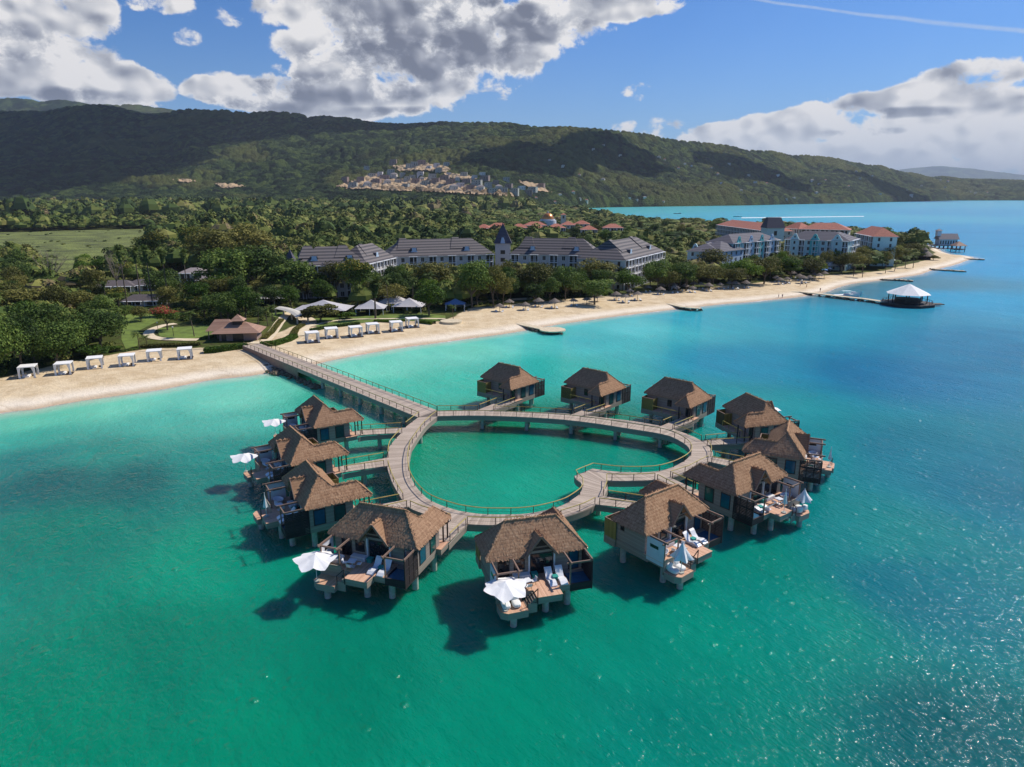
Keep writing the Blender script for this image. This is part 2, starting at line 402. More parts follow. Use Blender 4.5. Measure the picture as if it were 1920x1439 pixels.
# hills: silhouette (photo column -> row), foot of the hills and distance of the crest
RID = [(-700,214),(-300,206),(0,209),(60,211),(110,213),(150,204),(200,200),(250,205),(290,215),(330,214),(370,208),(430,212),(480,217),(520,213),(560,218),(590,224),(620,221),(660,226),(700,232),(780,232),(850,230),(930,233),
 (1000,240),(1060,243),(1130,248),(1175,252),(1250,262),(1300,270),(1350,276),(1400,283),(1450,290),(1500,295),(1560,299),(1600,307),(1650,314),(1690,323),(1730,331),(1780,333),(1850,336),(1920,339),(2100,346),(2600,352)]
rx_ = np.array([p[0] for p in RID], float); ry_ = np.array([p[1] for p in RID], float)
CT, ST = math.cos(TH), math.sin(TH)
def e_of(py):
    b = (719.5-py)/FPX; return (b*CT - ST)/(CT + b*ST)        # height per metre of forward distance, above the camera
fx_ = np.array([-700, 0, 400, 640, 900, 1060, 1140, 1400, 1600, 1800, 2600.]); fB = np.array([1900, 1900, 1900, 1700, 1700, 2050, 2350, 2750, 3400, 4800, 5200.])
fR = np.array([3800, 3800, 3700, 3500, 3300, 3200, 3300, 4000, 4900, 6200, 7000.])
def hills(name, cols, rows, x0, x1, ridge_fn, Bf, Rf, zb, under, crown, crh, power=1.0, tmax=1.12, seed=0):
    px = np.linspace(x0, x1, cols)[None, :]; t = np.linspace(0, tmax, rows)[:, None]
    D = Bf(px)*(1-t) + Rf(px)*t
    eb = (zb-CH)/Bf(px); er = e_of(ridge_fn(px))
    tt = np.clip(t, 0, 1)**power
    e = eb + (er-eb)*(tt*(0.75+0.25*tt)) ; e = np.where(t > 1, er - (t-1)*0.25, e)
    z = CH + e*D
    x = (px-960)/1348*D; y = D + 0*px
    und = (fbm2(x/under, y/under, 4, seed)-0.5) + 0.8*(np.abs(fbm2(x/under*1.7+9, y/under*1.7, 3, seed+5)-0.5)*-2+0.5)
    z = z + und*under*0.16*np.sin(np.clip(t, 0, 1)*math.pi)**0.7
    h, rid = domes(x, y, crown, seed+3); h2, rid2 = domes(x+5, y, crown*0.45, seed+9)
    big = fbm2(x/260, y/260, 4, seed+11)
    z = z + (h*0.75+h2*0.3)*crh*np.clip(t*30, 0, 1)*(0.35+0.9*big)
    z = np.where(t == 0, -3.0, z)
    V = np.stack([x, y, z], -1).reshape(-1, 3)
    i = np.arange(rows-1)[:, None]*cols + np.arange(cols-1)[None, :]
    Q = np.stack([i, i+1, i+cols+1, i+cols], -1).reshape(-1, 4)
    return V, Q, (rid*0.7+rid2*0.3).ravel(), big.ravel()

def m_hill(name, c):
    m, t, b = mat(name)
    a = t.n('ShaderNodeAttribute', attribute_name='crown').outputs['Fac']; g_ = t.n('ShaderNodeAttribute', attribute_name='patch').outputs['Fac']
    p = t.n('ShaderNodeNewGeometry').outputs['Position']
    f = t.m('ADD', t.m('MULTIPLY', a, 0.85), t.m('MULTIPLY', t.m('SUBTRACT', t.noise(p, 0.03, 5, 0.75), 0.42), 1.1))
    col = t.ramp(f, [(0.15, c[0]), (0.5, c[1]), (0.85, c[2])])
    dry = t.mr(t.m('ADD', g_, t.m('MULTIPLY', t.m('SUBTRACT', t.noise(p, 0.01, 4), 0.5), 0.5)), 0.5, 0.72)
    col = t.mix(t.m('MULTIPLY', dry, 0.5), col, c[3])
    t.put(b.inputs['Base Color'], col); b.inputs['Roughness'].default_value = 0.9; b.inputs['Specular IOR Level'].default_value = 0.1
    t.put(b.inputs['Normal'], t.bump(t.noise(p, 0.14, 4, 0.75), 22.0))
    return m
M['hill'] = m_hill('wooded_hill', [srgb(14, 28, 14), srgb(42, 62, 30), srgb(92, 108, 52), srgb(120, 120, 62)])
rf = lambda px: np.interp(px, rx_, ry_ + 5.0)
V, Q, cr, pt = hills('hills', 1500, 330, -420, 2260, rf, lambda p: np.interp(p, fx_, fB), lambda p: np.interp(p, fx_, fR), 2.0, 420.0, 25.0, 30.0, 0.95)
HILLV = V.reshape(330, 1500, 3)
tag(mesh_np('hills', V, Q, M['hill'], {'crown': cr, 'patch': pt}), kind='structure')
# second range behind the first and the pale one across the bay
B2 = [(-700,198),(0,195),(20,192),(45,186),(75,187),(100,192),(140,189),(165,191),(190,197),(230,198),(280,199),(330,206),(365,212),(500,216),(700,250)]
V, Q, cr, pt = hills('hills', 500, 60, -420, 700, lambda px: np.interp(px, [p[0] for p in B2], [p[1] for p in B2]), lambda p: 5200+0*p, lambda p: 6600+0*p, 260.0, 700.0, 60.0, 22.0, 0.8, seed=40)
tag(mesh_np('hills', V, Q, M['hill'], {'crown': cr, 'patch': pt}), kind='structure')
B3 = [(1640,340),(1680,320),(1712,315),(1740,313),(1780,315),(1820,318),(1860,324),(1900,328),(1960,331),(2100,330),(2300,345)]
V, Q, cr, pt = hills('hills', 300, 40, 1640, 2300, lambda px: np.interp(px, [p[0] for p in B3], [p[1] for p in B3]), lambda p: 21000+0*p, lambda p: 25000+0*p, 0.0, 2500.0, 300.0, 10.0, 0.6, seed=60)
tag(mesh_np('hills', V, Q, M['hill'], {'crown': cr, 'patch': pt}), kind='structure')

# ------------------------------------------------------------------ land sheet
def polar(angs, dist):
    a = np.asarray(angs)[None, :]; d_ = np.asarray(dist)[:, None]
    return np.sin(a)*d_, np.cos(a)*d_
angs = np.radians(np.concatenate([np.linspace(-62, -40, 60, endpoint=False), np.linspace(-40, 40, 900), np.linspace(40.5, 55, 30)]))
dist = np.concatenate([np.geomspace(115, 700, 330, endpoint=False), np.geomspace(700, 7000, 90)])
X, Y = polar(angs, dist); Z, SD = land_z(X, Y); VD = sdist(X, Y, VEGP)
nr, nc = X.shape; idx = np.arange(nr*nc).reshape(nr, nc)
q = np.stack([idx[:-1, :-1], idx[:-1, 1:], idx[1:, 1:], idx[1:, :-1]], -1).reshape(-1, 4)
keep = (Z.ravel()[q] > -1.2).any(1); q = q[keep]
used, inv = np.unique(q, return_inverse=True); q = inv.reshape(-1, 4)
m, t, b = mat('sand_and_scrub')
vd = t.n('ShaderNodeAttribute', attribute_name='veg').outputs['Fac']; sdn = t.n('ShaderNodeAttribute', attribute_name='shore').outputs['Fac']
p = t.n('ShaderNodeNewGeometry').outputs['Position']
nn = t.noise(p, 0.12, 5, 0.65)
sand = t.mix(t.mr(t.noise(p, 0.25, 6, 0.7), 0.3, 0.7), srgb(196, 172, 136), srgb(222, 202, 168))
sand = t.mix(t.mr(sdn, 9.0, 2.5), sand, srgb(232, 218, 196))
sand = t.mix(t.m('MULTIPLY', t.mr(t.noise(t.vm('MULTIPLY', p, (1, 2.5, 1)), 0.09, 6, 0.75), 0.52, 0.68), 0.45), sand, srgb(168, 144, 112))
wet = t.mr(t.m('ADD', sdn, t.m('MULTIPLY', nn, 3.0)), 4.6, 1.8)
sand = t.mix(t.m('MULTIPLY', wet, 0.9), sand, srgb(190, 166, 138))
veg = t.ramp(t.noise(p, 0.035, 6, 0.7), [(0.3, srgb(48, 58, 24)), (0.5, srgb(74, 84, 34)), (0.7, srgb(112, 108, 52))])
veg = t.mix(t.mr(t.noise(p, 0.5, 4), 0.45, 0.75), veg, srgb(60, 50, 32))
k = t.mr(t.m('ADD', vd, t.m('MULTIPLY', t.m('SUBTRACT', nn, 0.5), 5.0)), -0.4, 0.8)
t.put(b.inputs['Base Color'], t.mix(k, sand, veg)); b.inputs['Roughness'].default_value = 0.9; b.inputs['Specular IOR Level'].default_value = 0.15
t.put(b.inputs['Normal'], t.bump(t.noise(p, 1.2, 5, 0.7), 0.25))
M['land'] = m
tag(mesh_np('ground', np.stack([X, Y, Z], -1).reshape(-1, 3)[used], q, m, {'shore': SD.ravel()[used], 'veg': VD.ravel()[used]}, smooth=True), kind='structure')

# ------------------------------------------------------------------ sea
TINT = [(50,1400,2,122,96),(500,1400,0,124,98),(300,1200,2,116,94),(900,1350,0,126,104),(1300,1400,0,118,106),(1800,1400,0,84,92),(1700,1100,0,100,116),(1850,900,6,98,122),(1500,1150,0,122,112),
 (1300,1200,0,124,108),(100,1000,0,114,98),(400,1050,2,132,108),(650,1300,0,116,94),(100,900,4,86,88),(250,905,4,90,90),(400,880,6,116,108),(60,860,12,110,108),(200,850,24,124,114),(300,790,66,156,142),(60,820,50,146,134),(60,790,100,176,156),(200,765,110,182,160),
 (450,745,110,184,164),(450,790,70,160,146),(560,715,104,182,160),(420,850,20,132,122),(640,745,34,146,124),(700,690,104,184,166),(850,660,100,182,166),(850,720,44,164,148),(760,730,60,168,150),(1000,640,84,176,170),(1000,690,36,160,152),
 (1100,640,44,160,168),(1200,610,76,172,180),(1300,600,50,156,176),(1500,600,40,146,174),(1400,680,8,126,158),(1650,700,8,104,146),(1850,650,12,112,150),(1800,560,24,140,182),(1600,548,64,116,136),(1690,532,70,116,134),
 (1850,500,36,134,180),(1850,440,40,128,172),(1500,400,84,158,178),(1200,395,86,164,170),(1800,400,60,136,172),(1000,850,4,134,114),(1000,900,14,144,122),(1200,850,2,122,106),(850,850,6,134,108),
 (900,800,2,110,84),(1100,800,2,106,86),(1400,760,20,134,142),(1500,830,8,122,130),(1700,850,4,104,126),(1600,1000,4,112,116),(700,1150,2,118,98),(1150,1150,2,122,104),(1400,1050,2,120,108)]
ang = np.radians(np.concatenate([np.linspace(-48, 48, 640), np.linspace(48.6, 311.4, 90)]))
dst = np.concatenate([np.geomspace(12, 900, 420, endpoint=False), np.geomspace(900, 60000, 110)])
X, Y = polar(ang, dst); nr, nc = X.shape
SH = -sdist(X, Y, LAND); keepv = SH > -3
A_ = np.arctan2(X, Y); L_ = np.log(np.hypot(X, Y))*0.9
num = 0; den = 0
for (a_, b_, r_, g_, bl_) in TINT:
    wx, wy = gp(a_, b_); ww = 1.0/(((A_-math.atan2(wx, wy))**2 + (L_-math.log(math.hypot(wx, wy))*0.9)**2 + 0.0007)**1.9)
    num = num + ww[..., None]*np.array(srgb(r_, g_, bl_)[:3]); den = den + ww
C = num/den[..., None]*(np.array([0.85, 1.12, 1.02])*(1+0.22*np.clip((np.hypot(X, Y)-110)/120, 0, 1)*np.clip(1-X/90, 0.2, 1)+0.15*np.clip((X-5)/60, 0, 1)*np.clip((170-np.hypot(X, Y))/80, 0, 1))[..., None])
idx = np.arange(nr*nc).reshape(nr, nc); jn = np.roll(idx, -1, axis=1)
q = np.stack([idx[:-1], jn[:-1], jn[1:], idx[1:]], -1).reshape(-1, 4)
q = q[keepv.ravel()[q].any(1)]
V = np.stack([X, Y, 0*X], -1).reshape(-1, 3)
# cap under the camera
V = np.vstack([V, [[0, 0, 0]]]); capq = [(len(V)-1, int(jn[0, i]), int(idx[0, i]), int(idx[0, i])) for i in range(0)]
used, inv = np.unique(q, return_inverse=True); q = inv.reshape(-1, 4)
m, t, b = mat('sea')
tint = t.n('ShaderNodeAttribute', attribute_name='tint').outputs['Color']; sh = t.n('ShaderNodeAttribute', attribute_name='shore').outputs['Fac']
p = t.n('ShaderNodeNewGeometry').outputs['Position']
rot = t.n('ShaderNodeVectorRotate', rotation_type='Z_AXIS'); t.put(rot.inputs[0], p); rot.inputs['Angle'].default_value = R(-38)
st = t.vm('MULTIPLY', rot.outputs[0], (1.0, 0.42, 1.0))
big = t.noise(t.vm('MULTIPLY', p, (0.5, 1.0, 1.0)), 0.018, 5, 0.6, 0.6)
med = t.noise(st, 0.10, 5, 0.65)
col = t.mix(t.m('MULTIPLY', t.mr(big, 0.52, 0.72), 0.42), tint, t.mix(1.0, tint, (0.45, 0.62, 0.75, 1), 'MULTIPLY'))
col = t.mix(t.m('MULTIPLY', t.mr(med, 0.42, 0.70), 0.42), col, t.mix(1.0, col, (1.6, 1.32, 1.28, 1), 'MULTIPLY'))
foam = t.m('MULTIPLY', t.mr(t.m('ADD', sh, t.m('MULTIPLY', t.noise(p, 0.10, 5, 0.7), 4.5)), 3.1, 1.9), t.mr(t.noise(p, 0.7, 4, 0.7), 0.30, 0.55))
col = t.mix(t.mr(sh, 7.0, 0.0), col, t.mix(0.45, tint, srgb(214, 206, 184)))
col = t.mix(foam, col, (0.78, 0.78, 0.76, 1))
t.put(b.inputs['Base Color'], col)
b.inputs['IOR'].default_value = 1.33; b.inputs['Specular IOR Level'].default_value = 0.36
t.put(b.inputs['Roughness'], t.m('ADD', t.mr(t.vm('LENGTH', p, out=1), 80.0, 500.0, 0.10, 0.24), t.m('MULTIPLY', foam, 0.6)))
h1 = t.noise(st, 0.8, 3, 0.6, 0.1); h2 = t.noise(st, 3.4, 3, 0.6); h3 = t.noise(st, 0.12, 3, 0.5)
h = t.m('ADD', t.m('MULTIPLY', h1, 0.32), t.m('ADD', t.m('MULTIPLY', h2, 0.18), t.m('MULTIPLY', h3, 0.55)))
vr = t.n('ShaderNodeTexVoronoi', feature='F1'); t.put(vr.inputs['Vector'], t.vm('MULTIPLY', p, (1, 1, 0))); vr.inputs['Scale'].default_value = 0.75
crest = t.m('SUBTRACT', 1.0, t.m('POWER', t.m('DIVIDE', vr.outputs['Distance'], 0.36), 2.0), clamp=True)
amp = t.m('MULTIPLY', t.m('POWER', t.sep(vr.outputs['Color'])[0], 2.4), t.mr(t.noise(p, 0.11, 4, 0.6), 0.42, 0.62))
h = t.m('ADD', h, t.m('MULTIPLY', t.m('MULTIPLY', crest, amp), 0.22))
calm = t.mr(sh, 2.0, 40.0, 0.35, 1.0)
bn = t.n('ShaderNodeBump'); t.put(bn.inputs['Height'], h); t.put(bn.inputs['Strength'], calm); bn.inputs['Distance'].default_value = 1.2
t.put(b.inputs['Normal'], bn.outputs[0])
b.inputs['Subsurface Weight'].default_value = 1.0; b.inputs['Subsurface Radius'].default_value = (0.5, 1.2, 1.0); b.inputs['Subsurface Scale'].default_value = 4.0
M['sea'] = m
tag(mesh_np('water', V[used], q, m, {'tint': np.vstack([C.reshape(-1, 3), [[0, .2, .15]]])[used], 'shore': np.append(SH.ravel(), 99)[used]}, smooth=True), kind='structure')

# ------------------------------------------------------------------ haze: thin sea air round everything, below the clouds
m = bpy.data.materials.new('sea_air'); m.use_nodes = True; nt = m.node_tree; nt.nodes.clear()
o_ = nt.nodes.new('ShaderNodeOutputMaterial'); v_ = nt.nodes.new('ShaderNodeVolumePrincipled')
v_.inputs['Color'].default_value = (0.72, 0.82, 0.95, 1); v_.inputs['Density'].default_value = HAZE = 4.0e-5; v_.inputs['Anisotropy'].default_value = 0.0
nt.links.new(v_.outputs[0], o_.inputs['Volume'])
if HAZE_ON: tag(MB().box(-62000, 62000, -62000, 62000, -4, 1150).build('haze', m), 'thin pale sea haze over the bay and hills', 'haze', kind='stuff')

# ------------------------------------------------------------------ cloud meshes added above the view, placed to cast shade on the hills
M['shade_cloud'] = m_plain('cloud_white', (0.85, 0.86, 0.88, 1), 1.0, 0.03)
def shade_cloud(cx, cy, z, rx, ry, rz_, seed):
    n1, n2 = 220, 50; u = np.linspace(0, 2*np.pi, n1, endpoint=False)[None, :]; v = np.linspace(0.02, np.pi-0.02, n2)[:, None]
    nx, ny, nz = np.cos(u)*np.sin(v), np.sin(u)*np.sin(v), np.cos(v)+0*u
    k = 0.35 + 1.35*fbm2(nx*2.6+seed+5, ny*2.6+nz, 5, seed)
    V = np.stack([cx+rx*nx*k, cy+ry*ny*k, z+np.where(nz > 0, 1.0, 0.25)*rz_*nz*k], -1).reshape(-1, 3)
    i = np.arange(n2-1)[:, None]*n1; j = np.arange(n1)[None, :]; jn_ = (j+1) % n1
    Q = np.stack([i+j, i+n1+j, i+n1+jn_, i+jn_], -1).reshape(-1, 4)
    return mesh_np('shade_cloud', V, Q, M['shade_cloud'], smooth=True)
def shade_from(px, D, z, cz):
    x = (px-960)/1348*D; k = (cz-z)/sd.z
    return x + sd.x*k, D + sd.y*k
for n_, (px, D, z, rx, ry, cz) in enumerate([(330, 3380, 300, 850, 420, 1500), (40, 2500, 120, 420, 420, 1400), (1020, 2650, 140, 170, 200, 1450), (1170, 3050, 200, 200, 130, 1450), (1420, 3500, 110, 260, 150, 1500), (1700, 4300, 110, 330, 200, 1500), (760, 3400, 300, 300, 120, 1450), (-100, 3200, 260, 700, 500, 1500), (560, 3300, 280, 200, 150, 1450)]):
    cx, cy = shade_from(px, D, z, cz)
    tag(shade_cloud(cx, cy, cz, rx, ry, 260, n_*7), kind='structure')
# ------------------------------------------------------------------ heart-shaped boardwalk
DZ = 2.8
SEG = [
 ([(820,780.5),(880,779.5),(937,780.5),(995,783),(1055,787),(1115,794),(1174,803),(1231,812)], [(820,770),(860,769.5),(925,770),(998,772.5),(1073.5,777),(1145,785),(1185.5,789.7),(1245,800)], 64),
 ([(1231,812),(1256,818),(1275,827),(1290,838),(1295,851),(1289,860),(1281,866)], [(1245,800),(1287,813.6),(1316,827.5),(1335,845),(1333,862),(1313,873)], 30),
 ([(1281,866),(1261,876),(1231,884),(1197,886),(1159,885),(1124,881),(1111,879)], [(1313,873),(1292,884),(1257,896),(1228.5,899.6),(1210,901),(1165,902),(1137,901)], 40),
 ([(1111,879),(1077,892),(1079,898),(1090,906),(1092,918),(1086,927)], [(1137,901),(1139,916),(1132,931)], 16),
 ([(1086,927),(1080,932),(1057,946.5),(1024.6,956.5),(986,963.5),(944,965),(900,964),(860,958)], [(1132,931),(1115,946.5),(1092,958),(1051,971),(1010,979),(970,983),(930,985),(876,983),(844,978),(835,976)], 56),
 ([(860,958),(828,948),(804.6,937),(790,924),(778,909.5),(769,889.5),(766.7,862),(771,838)], [(835,976),(793,963),(769,953),(754.7,938),(738,910),(730,890),(726,874),(726,858.6),(729,839)], 56),
 ([(771,838),(787.5,813),(802,795),(820,780.5)], [(729,839),(741.8,823),(752.7,812),(759.6,802),(784,783)], 26)]
def resample(pts, n):
    pts = [np.array(p) for p in pts]; L = [0]
    for a, b_ in zip(pts, pts[1:]): L.append(L[-1] + np.linalg.norm(b_-a))
    out = []
    for i in range(n+1):
        s = L[-1]*i/n; k = max(0, min(len(pts)-2, int(np.searchsorted(L, s, side='right'))-1))
        u = (s-L[k])/max(1e-9, L[k+1]-L[k]); out.append(tuple(pts[k]*(1-u)+pts[k+1]*u))
    return out
IN, OUT = [], []
for a, b_, n in SEG:
    A1 = resample(smooth([gp(*p, DZ) for p in a], 4) if n != 16 else [gp(*p, DZ) for p in a], n)
    B1_ = resample(smooth([gp(*p, DZ) for p in b_], 4) if n != 16 else [gp(*p, DZ) for p in b_], n)
    IN += A1[:-1] if a is not SEG[-1][0] else A1; OUT += B1_[:-1] if a is not SEG[-1][0] else B1_

def strip_deck(name, E1, E2, zt, m, parent, thick=0.12, zfun=None):
    """planked strip between two edges, UV u runs along it"""
    n = len(E1); z = [zt]*n if zfun is None else zfun; vs, fs, uv = [], [], []; u = 0
    for i in range(n):
        if i: u += 0.5*(math.dist(E1[i], E1[i-1]) + math.dist(E2[i], E2[i-1]))
        vs += [(*E1[i], z[i]), (*E2[i], z[i]), (*E1[i], z[i]-thick), (*E2[i], z[i]-thick)]
        uv += [(u, 0), (u, 1), (u, 0), (u, 1)]
    for i in range(n-1):
        a, c = 4*i, 4*i+4
        fs += [(a, c, c+1, a+1), (a+2, a+3, c+3, c+2), (a, a+2, c+2, c), (a+1, c+1, c+3, a+3)]
    me = bpy.data.meshes.new(name); me.from_pydata(vs, [], fs); ul = me.uv_layers.new(name='UVMap')
    for l in me.loops: ul.data[l.index].uv = uv[l.vertex_index]
    me.materials.append(m); o = bpy.data.objects.new(name, me); COL.objects.link(o)
    if parent: o.parent = parent
    return o
def wall_strip(name, E, z0, z1, th, m, parent):
    mb = MB(); n = len(E)
    for a, b_ in zip(E, E[1:]):
        if math.dist(a, b_) < 1e-3: continue
        d_ = Vector((b_[0]-a[0], b_[1]-a[1])).normalized(); nx, ny = -d_.y*th/2, d_.x*th/2
        mb.add([(a[0]-nx, a[1]-ny, z0), (b_[0]-nx, b_[1]-ny, z0), (b_[0]+nx, b_[1]+ny, z0), (a[0]+nx, a[1]+ny, z0),
                (a[0]-nx, a[1]-ny, z1), (b_[0]-nx, b_[1]-ny, z1), (b_[0]+nx, b_[1]+ny, z1), (a[0]+nx, a[1]+ny, z1)],
               [(0,3,2,1),(4,5,6,7),(0,1,5,4),(1,2,6,5),(2,3,7,6),(3,0,4,7)])
    return mb.build(name, m, parent)
POSTM = MB().beam((0,0,0), (0,0,0.98), 0.09).build('post', M['dark']).data
bpy.data.objects.remove(bpy.data.objects['post'])
def railing(pts, z, parent, step=3.0, zs=None, top=0.98, mt=None):
    """handrail with its own posts; pts 2-D, z number or list"""
    pts = [tuple(p) for p in pts]; zz = zs or [z]*len(pts)
    mb = MB(); mb.tube([(p[0], p[1], q+top) for p, q in zip(pts, zz)], 0.065, 5)
    o = mb.build('railing', mt or M['brass'], parent)
    wr = MB(); wr.tube([(p[0], p[1], q+0.45) for p, q in zip(pts, zz)], 0.016, 3); wr.build('cable', M['dark'], o)
    L = sum(math.dist(a, b_) for a, b_ in zip(pts, pts[1:])); n = max(1, round(L/step))
    s = resample([(p[0], p[1], q) for p, q in zip(pts, zz)], n)
    for p in s:
        c = bpy.data.objects.new('post', POSTM); COL.objects.link(c); c.parent = o; c.location = p
    return o
def pile_at(x, y, z1, parent, r=0.34, bp=None):
    o = MB().cyl(0, 0, -3, z1, r, n=14).build('pile', M['concrete'], parent); o.location = (x, y, 0); return o

cenx, ceny = gp(960, 870, DZ)
walk = tag(empty('heart_walkway', (0, 0, 0)), 'grey heart-shaped boardwalk on round piles with olive handrails, in the middle of the thatched villas', 'walkway')
strip_deck('deck', IN, OUT, DZ, M['board'], walk)
MB().prism([IN[0], OUT[0], OUT[-1]], DZ-0.12, DZ+0.004).build('deck_corner', M['board'], walk)
wall_strip('fascia', IN, DZ-0.95, DZ-0.10, 0.10, M['fascia'], walk)
wall_strip('fascia', OUT, DZ-0.95, DZ-0.10, 0.10, M['fascia'], walk)
def lerp2(a, b_, t): return (a[0]*(1-t)+b_[0]*t, a[1]*(1-t)+b_[1]*t)
railing([lerp2(a, b_, 0.045) for a, b_ in zip(IN, OUT)][::2] + [lerp2(IN[-1], OUT[-1], 0.045)], DZ, walk)
acc = 0
for i in range(1, len(IN)):
    acc += math.dist(lerp2(IN[i], OUT[i], .5), lerp2(IN[i-1], OUT[i-1], .5))
    if acc > 8.2:
        acc = 0
        for t_ in (0.2, 0.8): pile_at(*lerp2(IN[i], OUT[i], t_), DZ-0.8, walk)
        a, b_ = lerp2(IN[i], OUT[i], 0.03), lerp2(IN[i], OUT[i], 0.97)
        MB().beam((*a, DZ-0.85), (*b_, DZ-0.85), 0.5, 0.4).build('cap_beam', M['concrete'], walk)
RAILS = [[(820,770),(860,769.5),(895,769.6)], [(925,770.2),(998,772.5),(1072,776.8)], [(1096,780),(1145,785),(1185,789.9),(1238,798.8)], [(1262,806),(1287,813.8),(1316,827)],
 [(1327,836),(1334,847),(1334,857)], [(1328,866),(1313,873),(1292,884),(1258,895.6)], [(1228.5,899.3),(1210,900.6),(1165,901.6),(1138,900.6),(1138,916),(1132,930)],
 [(1116,945.6),(1092,957.5),(1052,970.6)], [(982,981.8),(930,984.6),(876,982.7)], [(844,977.6),(793,962.6),(769,952.4)], [(755,937.6),(739,910),(731,890),(727,875)],
 [(727,858),(730,839),(742.6,823),(753,812.4)], [(760,801.6),(784,782.6)]]
for r_ in RAILS:
    pw = [gp(x, y, DZ) for x, y in r_]; pw = smooth(pw, 3) if len(pw) > 2 and len(pw) != 6 else pw
    railing([lerp2(p, (cenx, ceny), 0.0035) for p in pw], DZ, walk)

# pier from the beach
PN = [(455,648.5),(497.5,666),(529.6,677),(559.4,688.5),(593.7,703),(630.4,718.5),(669.3,734),(710.6,750),(758.7,769.5),(784,783)]
PF = [(489,645),(520,660.5),(550,673),(579,684.5),(607.5,697),(643,711.5),(681,726.5),(723,743),(768,757.5),(820,770)]
pn = [gp(x, y, DZ) for x, y in PN]; pf = [gp(x, y, DZ) for x, y in PF]
pier = tag(empty('pier', (0, 0, 0)), 'long straight grey pier with two handrails running from the beach to the heart boardwalk', 'pier')
en, ef = resample([pn[0], pn[-1]], 30), resample([pf[0], pf[-1]], 30)
strip_deck('deck', en, ef, DZ+0.006, M['board'], pier)
M['pierwall'] = m_plain('rendered_pier_wall', srgb(150, 122, 106), 0.85, 0.15)
wall_strip('fascia', en[12:], DZ-0.95, DZ-0.11, 0.10, M['fascia'], pier); wall_strip('fascia', ef[12:], DZ-0.95, DZ-0.11, 0.10, M['fascia'], pier)
wall_strip('side_wall', en[:13], -0.5, DZ-0.11, 0.2, M['pierwall'], pier); wall_strip('side_wall', ef[:13], -0.5, DZ-0.11, 0.2, M['pierwall'], pier)
railing([lerp2(a, b_, 0.05) for a, b_ in zip(en, ef)], DZ, pier, 2.6); railing([lerp2(a, b_, 0.95) for a, b_ in zip(en, ef)], DZ, pier, 2.6)
for i in range(16, 30, 3):
    for t_ in (0.15, 0.85): pile_at(*lerp2(en[i], ef[i], t_), DZ-0.8, pier, 0.45)
# rocks under the pier
def rock(x, y, z, r, seed):
    rr = random.Random(seed); import bmesh
    bm = bmesh.new(); bmesh.ops.create_icosphere(bm, subdivisions=2, radius=1)
    for v in bm.verts:
        k = 0.7 + 0.5*noise.noise(v.co*1.1 + Vector((seed, 0, 0))); v.co = Vector((v.co.x*k*r*rr_s[0], v.co.y*k*r, v.co.z*k*r*0.6))
    me = bpy.data.meshes.new('rock'); bm.to_mesh(me); bm.free(); me.materials.append(M['rock']); return me
rr_s = (1.3,); ROCKS = [rock(0, 0, 0, 1.0, s) for s in range(6)]
def put_rock(x, y, z, s, lab, grp):
    o = bpy.data.objects.new('rock', random.choice(ROCKS)); COL.objects.link(o); o.location = (x, y, z)
    o.rotation_euler = (random.uniform(-.4, .4), random.uniform(-.4, .4), random.uniform(0, 6)); o.scale = (s*random.uniform(.7, 1.2), s*random.uniform(.8, 1.3), s*random.uniform(.8, 1.4))
    return tag(o, lab, 'rock', grp)
random.seed(3)
for i in range(95):
    t_ = random.random(); a = lerp2(pn[0], pn[-1], 0.17 + 0.36*t_); x_, y_ = a[0]-random.uniform(-0.9, 1.5)*0.8, a[1]-random.uniform(-0.9, 1.5)*0.75
    put_rock(x_, y_, random.uniform(0.0, 0.7)*(1-t_*0.5), random.uniform(0.5, 0.95), 'dark rounded boulder in the heap along the foot of the pier', 'boulders along the pier')
for i in range(26):
    x_, y_ = gp(522 + random.gauss(0, 9), 701 + random.gauss(0, 2.5))
    put_rock(x_, y_, random.uniform(0, 0.6), random.uniform(0.5, 1.0), 'tan boulder in the pile at the water edge beside the pier', 'boulders at the water edge')

# ------------------------------------------------------------------ over-water villas
EV = 5.75; RZ = EV + 2.9; KP = 2.9/2.75
def thatch_tufts(mb, poly, eave_dir, up, n_hat, dens, rnd, excl=None):
    """poly: 3-D corners; tufts lie along 'up', slightly lifted"""
    o = Vector(poly[0]); P2 = [((Vector(p)-o).dot(eave_dir), (Vector(p)-o).dot(up)) for p in poly]
    x0, x1 = min(p[0] for p in P2), max(p[0] for p in P2); y0, y1 = min(p[1] for p in P2), max(p[1] for p in P2)
    def inside(x, y):
        c = False
        for i in range(len(P2)):
            (ax, ay), (bx, by) = P2[i], P2[(i+1) % len(P2)]
            if (ay > y) != (by > y) and x < (bx-ax)*(y-ay)/(by-ay)+ax: c = not c
        return c
    row = 0; v_ = y0
    while v_ < y1:
        u_ = x0 + rnd.random()*dens
        while u_ < x1:
            uu, vv = u_ + rnd.uniform(-.06, .06), v_ + rnd.uniform(-.08, .08)
            if inside(uu, max(vv, y0+0.02)):
                w_ = rnd.uniform(.04, .08); ln = rnd.uniform(.34, .55); lf = rnd.uniform(.02, .055); sk = rnd.uniform(-.05, .05)
                top = o + eave_dir*(uu+sk) + up*(vv+ln*0.8) + n_hat*0.015; bot = o + eave_dir*uu + up*(vv-ln*0.35) + n_hat*lf
                if vv < y0+0.3: bot.z -= rnd.uniform(0.02, 0.14)
                mb.add([bot-eave_dir*w_, bot+eave_dir*w_, top+eave_dir*w_*0.8, top-eave_dir*w_*0.8], [(0, 1, 2, 3)])
            u_ += dens
        v_ += 0.21
